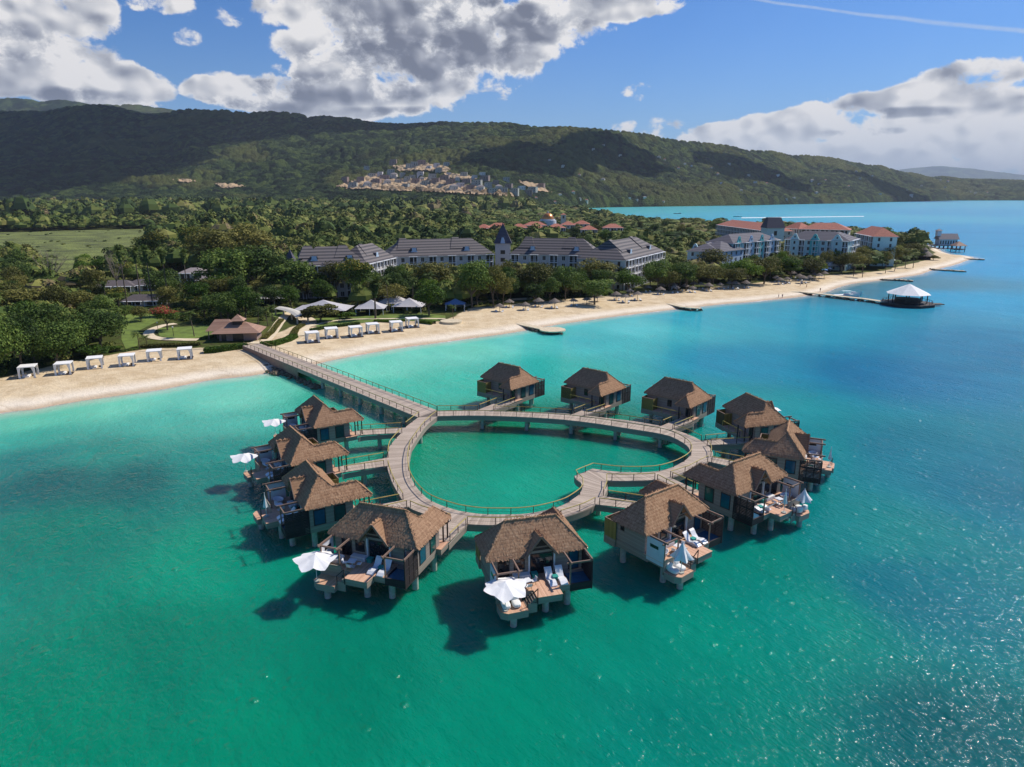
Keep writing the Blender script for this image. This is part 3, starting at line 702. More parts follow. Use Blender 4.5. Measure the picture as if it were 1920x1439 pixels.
def roof_planes(planes, seed, dens=0.12):
    mb = MB(); rnd = random.Random(seed)
    for poly in planes:
        a, b_ = Vector(poly[0]), Vector(poly[1]); e = (b_-a).normalized(); nrm = Vector((0, 0, 0))
        for i in range(1, len(poly)-1): nrm += (Vector(poly[i])-a).cross(Vector(poly[i+1])-a)
        nrm.normalize()
        if nrm.z < 0: nrm = -nrm
        up = nrm.cross(e).normalized(); up = up if up.z > 0 else -up
        mb.add(poly, [tuple(range(len(poly)))]); mb.add([tuple(Vector(p)-Vector((0, 0, 0.22))) for p in poly], [tuple(reversed(range(len(poly))))])
        thatch_tufts(mb, poly, e, up, nrm, dens, rnd)
    return mb

def make_villa(s):
    class FX:
        flip = (s < 0)
        def __call__(q, v): return (s*(v[0]-11.4), v[1], v[2])
    fx = FX()
    root = tag(empty('overwater_villa'), 'thatched over-water villa', 'villa', 'thatched villas round the heart boardwalk')
    A_, B_ = (2.75, 2.75, RZ), (8.65, 2.75, RZ); z = EV; az_ = z + 1.5*KP
    F0 = [(0,0,z),(4.4,0,z),(6.0,1.9,z+1.9*KP),(7.6,0,z),(11.4,0,z),B_,A_]
    planes = [F0, [(0,5.5,z),(0,0,z),A_], [(8.4,5.5,z),(0,5.5,z),A_,B_,(9.9,4.0,az_)], [(11.4,0,z),(11.4,8.7,z),(9.9,7.2,az_),(9.9,4.0,az_),B_],
              [(8.4,8.7,z),(8.4,5.5,z),(9.9,4.0,az_),(9.9,7.2,az_)], [(11.4,8.7,z),(8.4,8.7,z),(9.9,7.2,az_)]]
    roof = roof_planes(planes, 11).build('roof', M['thatch'], root, fx)
    r2 = MB(); ridge = [((2.6,2.75),(8.8,2.75),RZ),]
    r2.tube([(2.7,2.75,RZ+.03),(8.7,2.75,RZ+.03)], .13, 6); r2.tube([(9.9,4.1,az_+.03),(9.9,7.2,az_+.03)], .11, 6)
    for a, b_ in (((0,0,z),A_),((11.4,0,z),B_),((0,5.5,z),A_),((11.4,8.7,z),(9.9,7.2,az_)),((8.4,8.7,z),(9.9,7.2,az_)),(B_,(9.9,4.0,az_))): r2.tube([a, b_], .10, 5)
    r2.build('ridge_cap', M['thatch'], roof, fx)
    ga = z + 1.9*KP + 0.05
    dor = roof_planes([[(4.25,-.25,z-.15),(4.4,.05,z),(6,1.9,ga),(6,-.25,ga)][::1], [(7.6,.05,z),(7.75,-.25,z-.15),(6,-.25,ga),(6,1.9,ga)]], 5).build('dormer_roof', M['thatch'], root, fx)
    MB().beam((4.15,-.3,z-.2),(6.0,-.3,ga+.06),.1,.24).beam((7.85,-.3,z-.2),(6.0,-.3,ga+.06),.1,.24).beam((5.1,-.25,z+.95),(6.9,-.25,z+.95),.07,.12).build('gable_frame', M['beam'], dor, fx)
    MB().add([(4.3,.62,z-.1),(7.7,.62,z-.1),(6,.62,ga-.1)],[(0,1,2)]).add([(4.3,.72,z-.1),(7.7,.72,z-.1),(6,.72,ga-.1)],[(2,1,0)]).build('gable_shade', M['dark'], dor, fx)  # dark sheet stands for the shade inside the open gable
    MB().box(.55,11,.6,5.2,2.98,z+.05).box(8.9,10.998,5.2,6.2,2.98,z+.05).build('wall', M['siding'], root, fx)
    MB().box(.5,11.05,.0,5.25,2.15,2.98).box(8.6,11.04,5.25,7.2,2.15,2.94).build('floor_skirt', M['fascia'], root, fx)
    MB().box(.5,8.55,-2.4,0,2.35,2.99).box(4.5,7.2,-3.85,-2.4,2.25,2.985).build('deck_fascia', M['fascia'], root, fx)
    dk = MB().box(.45,8.57,-2.45,.6,2.99,3.04).box(4.45,7.25,-3.9,-2.452,2.988,3.038).box(2.95,11.7,5.25,7.3,2.98,3.03).build('deck', M['deck'], root, fx)
    MB().box(2.95,11.65,5.26,7.25,2.3,2.975).build('entry_fascia', M['fascia'], root, fx)
    pl = [(.5,-2.45),(.55,-3.9),(1.2,-4.4),(3.4,-4.3),(3.35,-2.45)]
    MB().prism([(a+ (0), b_) for a, b_ in pl], 1.25, 1.98).build('platform', M['fascia'], root, fx)
    MB().prism([(a, b_) for a, b_ in pl], 1.985, 2.03).build('platform_deck', M['deck'], root, fx)
    st = MB()
    for k in range(5): st.box(3.36+.22*k, 3.36+.22*(k+1)-.02, -3.7, -2.5, 1.6+.2*k, 2.1+.2*k-.02)
    st.box(3.36,4.48,-3.78,-3.72,1.3,2.4); st.build('stairs', M['fascia'], root, fx)
    MB().beam((3.45,-3.78,2.0),(3.45,-3.78,3.1),.08).beam((4.5,-3.9,2.3),(4.5,-3.9,4.1),.08).beam((3.45,-3.78,3.05),(4.5,-3.9,4.05),.08).build('stair_rail', M['dark'], root, fx)
    MB().box(.48,.62,-2.45,-2.2,2,3.5).box(.5,3.2,-2.46,-2.36,1.9,3.42).build('tub_parapet', M['fascia'], root, fx)
    ww = MB().box(.46,.54,-2.3,.2,2.55,5.45).build('privacy_wall', M['whitewall'], root, fx)
    MB().box(.44,.56,-1.5,-.3,4.35,4.75).build('slot_window', M['gdark'], ww, fx)
    pg = MB()
    for a in (.6, 2.9): pg.beam((a,.4,5.55),(a,-2.75,5.55),.14,.2)
    pg.beam((.2,-2.3,5.4),(3.3,-2.3,5.4),.14,.18); pg.beam((2.9,-2.3,2.4),(2.9,-2.3,5.4),.14).beam((.6,-2.3,1.6),(.6,-2.3,5.4),.14)
    pg.build('pergola', M['beam'], root, fx)
    pg = MB()
    for a in (8.6, 11.02): pg.beam((a,.4,5.62),(a,-2.75 if a < 9 else -2.4,5.62),.14,.2)
    pg.beam((8.2,-2.3,5.47),(11.09,-2.3,5.47),.14,.18); pg.beam((8.6,-2.3,3.0),(8.6,-2.3,5.47),.14)
    pg.build('pergola', M['beam'], root, fx)
    pb = MB().box(8.58,8.72,-2.4,0,2.2,3.06).box(8.72,11.05,-2.4,-2.25,2.2,3.06).box(8.72,10.95,-2.25,0,2.2,2.75).build('plunge_pool', M['lattice'], root, fx)
    MB().box(8.73,10.94,-2.24,-.01,2.76,2.92).build('pool_water', M['pool'], pb, fx)
    sc = MB()
    for k in range(16): sc.box(10.98,11.06,-2.36,.5,2.2+.2*k,2.2+.2*k+.155)
    sc = sc.build('slatted_screen', M['lattice'], root, fx)
    fr = MB()
    for a in (-2.38,-1.4,-.4,.52): fr.beam((11.03,a,2.15),(11.03,a,5.5),.12)
    for a in (2.2,3.3,4.4): fr.beam((11.07,-2.4,a),(11.07,.5,a),.05,.1)
    fr.build('screen_frame', M['dark'], sc, fx)
    gs = MB().box(.38,.46,5.0,6.9,2.2,5.15).box(.46,2.9,6.82,6.9,2.2,5.15).box(2.82,2.9,5.3,6.82,2.2,5.15).build('garden_screen', M['olive'], root, fx)
    MB().beam((.42,5.0,5.19),(.42,6.93,5.19),.14,.08).beam((.38,6.86,5.19),(2.93,6.86,5.19),.14,.08).build('screen_cap', M['beam'], gs, fx)
    MB().box(.36,2.92,5.0,6.94,1.95,2.9).build('screen_base', M['fascia'], root, fx)
    def win(x0, x1, y0, y1, z0, z1, g, nm='window'):
        if abs(y1-y0) < 1e-6:   # in an x-z wall
            q = 1 if y0 > 3 else -1
            o = MB().box(x0, x1, y0+q*.0, y0+q*.06, z0, z1).build(nm, M['dark'], root, fx); MB().box(x0+.1, x1-.1, y0+q*.06, y0+q*.075, z0+.1, z1-.1).build('pane', g, o, fx)
        else:
            q = 1 if x0 > 3 else -1
            o = MB().box(x0, x0+q*.06, y0, y1, z0, z1).build(nm, M['dark'], root, fx); MB().box(x0+q*.06, x0+q*.075, y0+.12, y1-.12, z0+.12, z1-.12).build('pane', g, o, fx)
        return o
    win(11, 11, 1.1, 2.6, 3.05, 5.15, M['glass']); win(11, 11, 3.7, 5.2, 3.05, 5.15, M['gteal'])
    win(.55, .55, 3.8, 4.4, 4.5, 5.1, M['gdark'])
    win(5.0, 7.6, .6, .6, 3.05, 5.5, M['gdark'], 'french_door'); win(3.2, 4.4, .6, .6, 3.8, 5.2, M['gdark']); win(1.4, 2.7, .6, .6, 3.05, 5.3, M['gdark'], 'bath_door')
    win(9.4, 10.6, .6, .6, 3.05, 5.3, M['glass'], 'pool_door'); win(5.0, 5.9, 5.2, 5.2, 3.9, 5.2, M['gdark']); win(9.4, 10.4, 6.2, 6.2, 3.05, 5.2, M['gdark'], 'entry_door')
    for a in (4.85, 7.72): MB().beam((a,.5,3.05),(a,.5,5.7),.16,.3).build('door_jamb', M['whitewall'], root, fx)
    for p in ((9.1,8.3),(11.1,8.3),(11.1,7.1)): MB().beam((p[0],p[1],2.7),(p[0],p[1],z-.1),.15).build('porch_post', M['dark'], root, fx)
    pr = MB(); pr.beam((3.0,7.2,4.0),(8.9,7.2,4.0),.08)
    for k in range(4): pr.beam((3.0+1.95*k,7.2,3.0),(3.0+1.95*k,7.2,4.0),.07)
    pr.build('entry_rail', M['brass'], root, fx)
    for p in ((1.2,4.4),(1.6,-1.5),(6,-1.9),(8.7,-1.2),(10.3,1.2),(10.5,5.6),(5.6,4.6),(2.0,-3.6)):
        MB().cyl(p[0], p[1], -3, 2.2 if p[1] > -3 else 1.3, .36, n=14).build('pile', M['concrete'], root, fx)
    return root

FR = {'A': (1,(-32.77,108.6),32), 'B': (1,(-31.5,92.1),34), 'C': (1,(-25.4,77.8),31), 'D': (1,(-10.26,67.9),70.5), 'E': (1,(8.27,68.4),105.4), 'F': (1,(24.2,78.1),127.6),
      'G': (-1,(28.8,82.0),126.5), 'H': (-1,(42.6,94.4),156), 'I': (-1,(46.9,111.5),196.6), 'J': (-1,(37.9,126.3),228.5), 'K': (-1,(22.8,133.8),228.0), 'L': (-1,(5.5,138.3),228.6)}
VL = {'A': 'left villa closest to the beach, with a white sail umbrella beyond its deck', 'B': 'middle villa of the three left of the heart, white sail umbrella over the water',
      'C': 'villa at the lower left of the heart with a closed white umbrella on its deck', 'D': 'front left villa facing the camera, white sail umbrella at its left corner',
      'E': 'front centre villa with its gable door open and a white sail umbrella over two daybeds', 'F': 'front right villa showing a blank grey side wall and olive garden screen',
      'G': 'right villa next to the blank-sided one, with two folded grey umbrellas', 'H': 'villa farthest out to the right of the heart, folded dark green umbrella on its deck',
      'I': 'villa at the upper right of the heart with a white umbrella tip behind its roof', 'J': 'rightmost of the three villas in the back row of the heart',
      'K': 'middle of the three villas in the back row of the heart', 'L': 'leftmost of the three villas in the back row of the heart'}
SHORT = {'A': 'the beachmost left villa', 'B': 'the middle left villa', 'C': 'the lower left villa', 'D': 'the front left villa', 'E': 'the front centre villa',
         'F': 'the front right villa', 'G': 'the two-umbrella right villa', 'H': 'the farthest right villa', 'I': 'the upper right villa', 'J': 'the right villa of the back row', 'K': 'the middle villa of the back row', 'L': 'the left villa of the back row'}
proto = {1: make_villa(1), -1: make_villa(-1)}; usedp = set()
def vloc(k, x, y, z=0.0):
    s, o, ph = FR[k]; a = R(ph-90); X_ = s*(x-11.4)
    return (o[0] + X_*math.cos(a) - y*math.sin(a), o[1] + X_*math.sin(a) + y*math.cos(a), z)
def vang(k, a): return R(FR[k][2]-90) + (a if FR[k][0] > 0 else -a)
for k, (s, o, ph) in FR.items():
    if s in usedp: copy_thing(proto[s], (*o, 0), R(ph-90), VL[k])
    else:
        r_ = proto[s]; KIDS.setdefault(r_.name, [(c, kids(c)) for c in kids(r_)]); r_.location = (*o, 0); r_.rotation_euler = (0, 0, R(ph-90)); r_['label'] = VL[k]; usedp.add(s)

GAP = {'A': ((759.6,802),(752.7,812)), 'B': ((726,858.6),(726,874)), 'C': ((754.7,938),(768.5,949.7)), 'D': ((844,978),(876,983)), 'E': ((986,980),(1051,972)), 'F': ((1116.5,946),(1132,931)),
       'G': ((1257,896),(1228.5,899.6)), 'H': ((1335,857),(1329,866)), 'I': ((1316.7,827),(1326.7,835)), 'J': ((1240,799),(1261,806)), 'K': ((1073.5,777),(1095.7,780)), 'L': ((895,769.4),(925,770))}
for k, (g1, g2) in GAP.items():
    E1 = [vloc(k, 9.0, 7.31)[:2], vloc(k, 9.0, 8.6)[:2], gp(*g1, DZ)]; E2 = [vloc(k, 11.7, 7.31)[:2], vloc(k, 11.7, 8.6)[:2], gp(*g2, DZ)]
    # keep the two edges from crossing
    def cross(p, q, r_, s_2):
        f = lambda a, b_, c: (b_[0]-a[0])*(c[1]-a[1])-(b_[1]-a[1])*(c[0]-a[0])
        return f(p, q, r_)*f(p, q, s_2) < 0 and f(r_, s_2, p)*f(r_, s_2, q) < 0
    if cross(E1[1], E1[2], E2[1], E2[2]): E1[2], E2[2] = E2[2], E1[2]
    E1, E2 = resample(smooth(E1, 5), 14), resample(smooth(E2, 5), 14)
    b_ = tag(empty('footbridge', (0, 0, 0)), 'short grey footbridge joining the heart boardwalk to ' + SHORT[k], 'footbridge', 'footbridges to the villas')
    zs = list(np.linspace(3.0, DZ+0.012, 15)); strip_deck('deck', E1, E2, DZ, M['board'], b_, zfun=zs)
    wall_strip('fascia', E1, DZ-0.9, DZ-0.11, 0.09, M['fascia'], b_); wall_strip('fascia', E2, DZ-0.9, DZ-0.11, 0.09, M['fascia'], b_)
    railing(E1[1:-1], 0, b_, 2.4, zs=zs[1:-1]); railing(E2[1:-1], 0, b_, 2.4, zs=zs[1:-1])
    if math.dist(E1[0], E1[-1]) > 5.5:
        m1, m2 = lerp2(E1[7], E2[7], .25), lerp2(E1[7], E2[7], .75)
        for q_ in (m1, m2): pile_at(*q_, DZ-0.8, b_)

# ------------------------------------------------------------------ deck furniture
def make_lounger():
    t = empty('sun_lounger'); prof = [(-1.0,.12),(-.7,.30),(-.35,.36),(0,.24),(.3,.20),(.55,.42),(.85,.85),(1.05,1.0)]
    mb = MB(); n = len(prof)
    vs = [(x_, s_*.36, z_+dz) for dz in (0, -.1) for s_ in (-1, 1) for x_, z_ in prof]
    fs = [(i, i+1, n+i+1, n+i) for i in range(n-1)] + [(2*n+i, 3*n+i, 3*n+i+1, 2*n+i+1) for i in range(n-1)] + [(i, 2*n+i, 2*n+i+1, i+1) for i in range(n-1)] + [(n+i, n+i+1, 3*n+i+1, 3*n+i) for i in range(n-1)] + [(0, n, 3*n, 2*n), (n-1, 3*n-1, 4*n-1, 2*n-1)]
    mb.add(vs, fs).build('seat', M['plastic'], t)
    MB().box(-.7,.1,-.3,.3,0,.14).box(.1,.7,-.3,.3,0,.1).build('base', M['plastic'], t); return t
def make_umbrella(openness):
    """sail umbrella: 5 points, sagging edges; openness 1 open, 0.35 half shut, 0.08 furled"""
    t = empty('sail_umbrella'); n = 6; mb = MB(); R_ = 2.4*openness; top = 3.3; zc = 2.55 if openness > .9 else top-1.2-0.9*(1-openness)
    ringn = 36; vs = [(0, 0, top)]; fs = []
    for lv in (0.33, 0.66, 1.0):
        for i in range(ringn):
            a = 6.28318*i/ringn; f = abs(((i*n/ringn) % 1)-.5)*2          # 1 at a corner
            rr = R_*lv*(1 - (1-f)*(0.20 if openness > .9 else 0.45)*lv); zz = top - (top-zc)*(lv**0.75) + (1-f)*0.12*lv*(1 if openness > .9 else 0)
            if openness > .9: zz += 0.35*lv*lv*math.cos(2*a)*f
            vs.append((rr*math.cos(a), rr*math.sin(a), zz))
    for i in range(ringn): fs.append((0, 1+i, 1+(i+1) % ringn))
    for l in range(2):
        for i in range(ringn): fs.append((1+l*ringn+i, 1+(l+1)*ringn+i, 1+(l+1)*ringn+(i+1) % ringn, 1+l*ringn+(i+1) % ringn))
    mb.add(vs, fs).build('canopy', M['canvas'], t)
    MB().cyl(0, 0, 0, top+.05, .035, n=8).build('pole', M['white'], t); MB().cyl(0, 0, 0, .12, .32, n=14).build('base', M['concrete'], t); return t
def make_chair():
    t = empty('shell_chair'); MB().box(-.24,.24,-.22,.24,.42,.47).build('seat', M['plastic'], t)
    MB().add([(-.25,.22,.44),(.25,.22,.44),(.22,.34,.85),(-.22,.34,.85),(-.25,.26,.44),(.25,.26,.44),(.22,.38,.85),(-.22,.38,.85)],[(0,1,2,3),(7,6,5,4),(0,4,5,1),(1,5,6,2),(2,6,7,3),(3,7,4,0)]).build('backrest', M['plastic'], t)
    for a in (-1, 1):
        for b_ in (-1, 1): MB().beam((a*.22,b_*.2,0),(a*.16,b_*.14,.43),.035).build('leg', M['brass'], t)
    return t
def make_table():
    t = empty('dining_table'); MB().box(-.45,.45,-.45,.45,.7,.75).build('tabletop', M['plastic'], t)
    MB().cyl(0,0,.03,.7,.05,n=8).build('pedestal', M['white'], t); MB().box(-.28,.28,-.28,.28,0,.03).build('foot', M['white'], t); return t
def make_daybed():
    t = empty('daybed'); mb = MB()
    for (cx, cz, rx, rz_) in ((0,.28,.75,.26),(.62,.55,.34,.42)):
        n1, n2 = 14, 8; vs = []; fs = []
        for j in range(n2+1):
            for i in range(n1):
                u, v_ = 6.28318*i/n1, math.pi*j/n2; sg = lambda q: math.copysign(abs(q)**.6, q)
                vs.append((cx+rx*sg(math.cos(u)*math.sin(v_)), .48*sg(math.sin(u)*math.sin(v_)), cz+rz_*sg(math.cos(v_))))
        for j in range(n2):
            for i in range(n1): fs.append((j*n1+i, (j+1)*n1+i, (j+1)*n1+(i+1) % n1, j*n1+(i+1) % n1))
        MB().add(vs, fs).build('cushion', M['canvas'], t)
    return t
def make_tub():
    t = empty('bathtub'); n = 20; vs = []; fs = []
    for (r_, z_) in ((.62,0),(.78,.5),(.86,.6),(.78,.6),(.68,.48),(.52,.15),(.01,.15)):
        for i in range(n): vs.append((r_*1.05*math.cos(6.28318*i/n), r_*.72*math.sin(6.28318*i/n), z_))
    for j in range(6):
        for i in range(n): fs.append((j*n+i, j*n+(i+1) % n, (j+1)*n+(i+1) % n, (j+1)*n+i))
    MB().add(vs, fs).build('basin', M['plastic'], t); return t
def make_bench():
    t = empty('day_bench'); MB().box(-.95,.95,-.38,.38,.05,.4).build('base', M['whitewall'], t); MB().box(-.9,.9,-.36,.36,.4,.52).build('cushion', M['canvas'], t); return t
def make_cube():
    t = empty('side_table'); MB().box(-.25,.25,-.25,.25,.0,.4).build('body', M['teal'], t); MB().box(-.3,.3,-.3,.3,.4,.44).build('table_top', M['teal'], t); return t
PROTO = {}
MAKE = dict(lounger=make_lounger, open=lambda: make_umbrella(1.0), half=lambda: make_umbrella(0.5), shut=lambda: make_umbrella(0.14), chair=make_chair, table=make_table, daybed=make_daybed, tub=make_tub, bench=make_bench, cube=make_cube)
CATN = dict(lounger='sun lounger', open='umbrella', half='umbrella', shut='umbrella', chair='chair', table='table', daybed='daybed', tub='bathtub', bench='bench', cube='side table')
GRPN = dict(lounger='white sun loungers on the villa decks', open='sail umbrellas on the villas', half='sail umbrellas on the villas', shut='sail umbrellas on the villas', chair='white chairs on the villa decks', table='dining tables on the villa decks',
            daybed='daybeds on the lower platforms', tub='bathtubs on the villa decks', bench='benches on the villa decks', cube='side tables on the villa decks')
def furnish(kind, loc, rz, label, scale=None):
    if kind not in PROTO:
        p_ = MAKE[kind](); tag(p_, label, CATN[kind], GRPN[kind]); KIDS[p_.name] = [(c, kids(c)) for c in kids(p_)]; PROTO[kind] = p_
        p_.location = loc; p_.rotation_euler = (0, 0, rz)
        if scale: p_.scale = (scale,)*3
        return p_
    return copy_thing(PROTO[kind], loc, rz, label, scale or 1.0)
for k in 'ABCDEFGH':
    d_ = SHORT[k]; h = math.pi/2
    furnish('lounger', vloc(k, 6.75, -1.3, 3.04), vang(k, h), 'white wavy lounger nearer the centre of the deck of ' + d_, 1.12)
    furnish('lounger', vloc(k, 7.95, -1.3, 3.04), vang(k, h), 'white wavy lounger beside the plunge pool of ' + d_, 1.12)
    furnish('cube', vloc(k, 7.35, -1.0, 3.04), vang(k, 0), 'small teal table between the two loungers of ' + d_)
    furnish('table', vloc(k, 4.0, -1.5, 3.04), vang(k, .2), 'white square dining table on the deck of ' + d_)
    for q_, (cx, cy, ca, nm) in enumerate(((3.2,-1.6,h+.2,'tub'),(4.8,-1.35,-h+.2,'lounger'),(4.1,-2.2,math.pi,'sea'))[:2 if k in 'ABC' else 3]):
        furnish('chair', vloc(k, cx, cy, 3.04), vang(k, ca), 'white shell chair on the %s side of the dining table at %s' % (nm, d_))
    furnish('bench', vloc(k, 3.9, .1, 3.04), vang(k, 0), 'low pale bench under the front window of ' + d_)
    furnish('cube', vloc(k, 5.35, .05, 3.04), vang(k, 0), 'teal cube seat beside the front door of ' + d_, 1.15)
    furnish('tub', vloc(k, 1.75, -1.1, 3.04), vang(k, .3), 'white oval bathtub under the open pergola of ' + d_)
    if k in 'EFG':
        for dx_ in (0, 1.1): furnish('daybed', vloc(k, 1.3+dx_, -3.1, 2.03), vang(k, h), 'puffy white daybed on the %s side of the lower platform of %s' % ('outer' if dx_ == 0 else 'stair', d_), .95)
UMB = {'A': ('open', .8, -3.9, 2.03, .9), 'B': ('open', .8, -3.9, 2.03, .9), 'C': ('shut', 5.2, -3.4, 3.04, 1), 'D': ('open', 1.0, -3.95, 2.03, 1), 'E': ('open', 1.1, -3.7, 2.03, 1), 'F': ('half', 1.9, -3.7, 2.03, 1.15),
       'G': ('shut', 5.9, -3.5, 3.04, 1), 'H': ('shut', 5.9, -3.5, 3.04, 1), 'I': ('open', 1.1, -3.6, 2.03, 1)}
UD = {'open': 'open white sail umbrella with curved edges at the sea corner of ', 'half': 'half-folded grey white umbrella over the lower platform of ', 'shut': 'folded umbrella standing upright on the deck of '}
for k, (kd, x_, y_, z_, sc_) in UMB.items(): furnish(kd, vloc(k, x_, y_, z_), vang(k, {'A': 1.0, 'B': 1.0, 'D': .5, 'E': .2}.get(k, 0)), UD[kd] + SHORT[k], sc_)
furnish('half', vloc('G', 1.6, -3.6, 2.03), 0, 'half-folded grey umbrella over the lower platform of ' + SHORT['G'], 1.0)
# ------------------------------------------------------------------ vegetation
M['leafA'] = m_leaf('leaf_dark', [srgb(34, 52, 18), srgb(74, 98, 36), srgb(126, 144, 64)])
M['leafB'] = m_leaf('leaf_olive', [srgb(58, 62, 24), srgb(102, 102, 44), srgb(150, 142, 72)])
M['leafC'] = m_leaf('leaf_fresh', [srgb(40, 62, 14), srgb(74, 104, 24), srgb(128, 150, 48)])
M['leafY'] = m_leaf('leaf_yellow', [srgb(84, 84, 24), srgb(142, 132, 44), srgb(196, 178, 84)])
M['leafR'] = m_leaf('flower_red', [srgb(90, 20, 24), srgb(168, 44, 48), srgb(206, 90, 84)])
M['palm'] = m_leaf('palm_leaf', [srgb(38, 54, 18), srgb(74, 94, 36), srgb(134, 146, 74)])
M['bark'] = m_plain('bark', srgb(96, 84, 70), 0.9, 0.3, 2.0)
M['bare'] = m_plain('bare_twig', srgb(132, 118, 104), 0.9, 0.2)

def crown_quads(seed, nl, per, leaf, flat=0.8, hollow=0.55, jit=0.55):
    """leaf-clump quads in a unit crown (radius 1, centre origin): lobes round the crown, leaves on their shells"""
    r_ = np.random.default_rng(seed); C_ = []
    lob = r_.normal(size=(nl, 3)); lob /= np.linalg.norm(lob, axis=1)[:, None]
    lob = lob*r_.uniform(0.25, 0.72, (nl, 1)); lob[:, 2] = lob[:, 2]*flat + 0.08; rad = r_.uniform(0.26, 0.44, nl)
    for c, rr in zip(lob, rad):
        n = int(per*(rr/0.35)**2); d_ = r_.normal(size=(n, 3)); d_ /= np.linalg.norm(d_, axis=1)[:, None]; d_[:, 2] = np.where(d_[:, 2] < -0.3, -d_[:, 2], d_[:, 2])
        p_ = c + d_*rr*r_.uniform(hollow, 1.08, (n, 1))*np.array([1, 1, 0.8])
        nn_ = d_ + r_.normal(size=(n, 3))*jit; nn_ /= np.linalg.norm(nn_, axis=1)[:, None]
        a = np.cross(nn_, r_.normal(size=(n, 3))); a /= np.linalg.norm(a, axis=1)[:, None]; b_ = np.cross(nn_, a)
        s_ = leaf*r_.uniform(0.6, 1.3, (n, 1))
        C_.append(np.stack([p_-a*s_-b_*s_*.6, p_+a*s_-b_*s_*.5, p_+a*s_*.7+b_*s_*.6, p_-a*s_*.8+b_*s_*.7], 1))
    return np.concatenate(C_), lob
def make_tree(seed, mt, H=12.0, W=11.0, nl=24, per=190, leaf=0.034, base=0.28, name='broadleaf_tree', flowers=None):
    t = empty(name); q, lob = crown_quads(seed, nl, per, leaf); r_ = random.Random(seed)
    zc = H*(base + (1-base)*0.5); sc_ = np.array([W/2*1.08, W/2*1.08, H*(1-base)/2*1.12])
    V = (q*sc_ + np.array([0, 0, zc])).reshape(-1, 3)
    mesh_np('crown', V, np.arange(len(V)).reshape(-1, 4), mt, parent=t)
    if flowers:
        k = q[:, :, 2].mean(1) > 0.25; k &= np.random.default_rng(seed).random(len(q)) < 0.55; V2 = (q[k]*sc_*1.03 + np.array([0, 0, zc])).reshape(-1, 3)
        mesh_np('blossom', V2, np.arange(len(V2)).reshape(-1, 4), flowers, parent=t)
    mb = MB(); mb.tube([(0,0,-.5),(.1,.05,H*.15),(.15,-.1,H*.34)], [W*.028,W*.022,W*.018], 8)
    for i in range(6):
        c = lob[i]*sc_ + np.array([0, 0, zc]); mb.tube([(.15,-.1,H*.28),(c[0]*.45,c[1]*.45,H*.28+(c[2]-H*.28)*.55),tuple(c)], [W*.015,W*.01,W*.004], 5)
    mb.build('trunk', M['bark'], t); return t
def make_bare(seed, H=11, W=9):
    t = empty('bare_tree'); r_ = random.Random(seed); mb = MB(); mb.tube([(0,0,-.5),(.2,0,H*.3)], [.28,.2], 7); tw = MB()
    for i in range(11):
        a = r_.uniform(0, 6.28); e_ = r_.uniform(.5, 1.25); L = H*.55; m1 = Vector((.2,0,H*.28)); d_ = Vector((math.cos(a)*math.cos(e_), math.sin(a)*math.cos(e_), math.sin(e_)))
        m2 = m1 + d_*L*.5; m3 = m2 + (d_+Vector((r_.uniform(-.3,.3), r_.uniform(-.3,.3), .2)))*L*.5; mb.tube([m1, m2, m3], [.12,.07,.03], 5)
        for k in range(16):
            p_ = m2.lerp(m3, r_.random()); dd = Vector((r_.uniform(-1,1), r_.uniform(-1,1), r_.uniform(-.1,1))).normalized(); tw.tube([p_, p_+dd*r_.uniform(.7,1.9)], [.035,.012], 3)
    mb.build('trunk', M['bare'], t); tw.build('crown', M['bare'], t); return t
def make_palm(seed, H=9, kind='coconut'):
    t = empty('palm_tree'); r_ = random.Random(seed); lean = r_.uniform(.2, .9) if kind == 'coconut' else .15
    top = Vector((lean, lean*.4, H)); MB().tube([(0,0,-.4),(lean*.3,.05,H*.4),tuple(top)], [.22,.15,.12], 7).build('trunk', M['bark'], t)
    mb = MB(); nf = 20 if kind == 'coconut' else 34; L = 3.0 if kind == 'coconut' else 1.7
    for i in range(nf):
        a = i*2.399+r_.uniform(-.2,.2); e0 = r_.uniform(-.25, 1.25) if kind == 'coconut' else r_.uniform(-1.2, 1.3)
        h = Vector((math.cos(a), math.sin(a), 0)); side = Vector((-h.y, h.x, 0)); p_ = Vector(top); e_ = e0; pts = [Vector(p_)]
        for k in range(6): p_ = p_ + (h*math.cos(e_)+Vector((0,0,1))*math.sin(e_))*L/6; e_ -= .27 if kind == 'coconut' else .12; pts.append(Vector(p_))
        for k in range(6):
            w0 = (.45, .62, .6, .5, .36, .2, .03)[k]*(1.0 if kind == 'coconut' else 1.0); w1 = (.45, .62, .6, .5, .36, .2, .03)[k+1]
            for sgn in (-1, 1):
                for j in (0, .5):
                    a0 = pts[k].lerp(pts[k+1], j); a1 = pts[k].lerp(pts[k+1], j+.3); ww = w0*(1-j)+w1*j
                    o_ = side*sgn*ww + Vector((0,0,-ww*.55)) + h*.12
                    mb.add([a0, a1, a1+o_, a0+o_], [(0,1,2,3)])
    if kind == 'fan':
        for i in range(70):
            a = r_.uniform(0, 6.28); z_ = H - r_.uniform(.3, 3.0); q_ = Vector((math.cos(a), math.sin(a), 0)); rr = .35 + .55*(1-(H-z_)/3.2); s_ = Vector((-q_.y, q_.x, 0))*.22
            mb.add([q_*.2+Vector((lean,lean*.4,z_+.5))-s_, q_*.2+Vector((lean,lean*.4,z_+.5))+s_, q_*rr+Vector((lean,lean*.4,z_-.5))+s_, q_*rr+Vector((lean,lean*.4,z_-.5))-s_], [(0,1,2,3)])
    mb.build('crown', M['palm'], t); return t

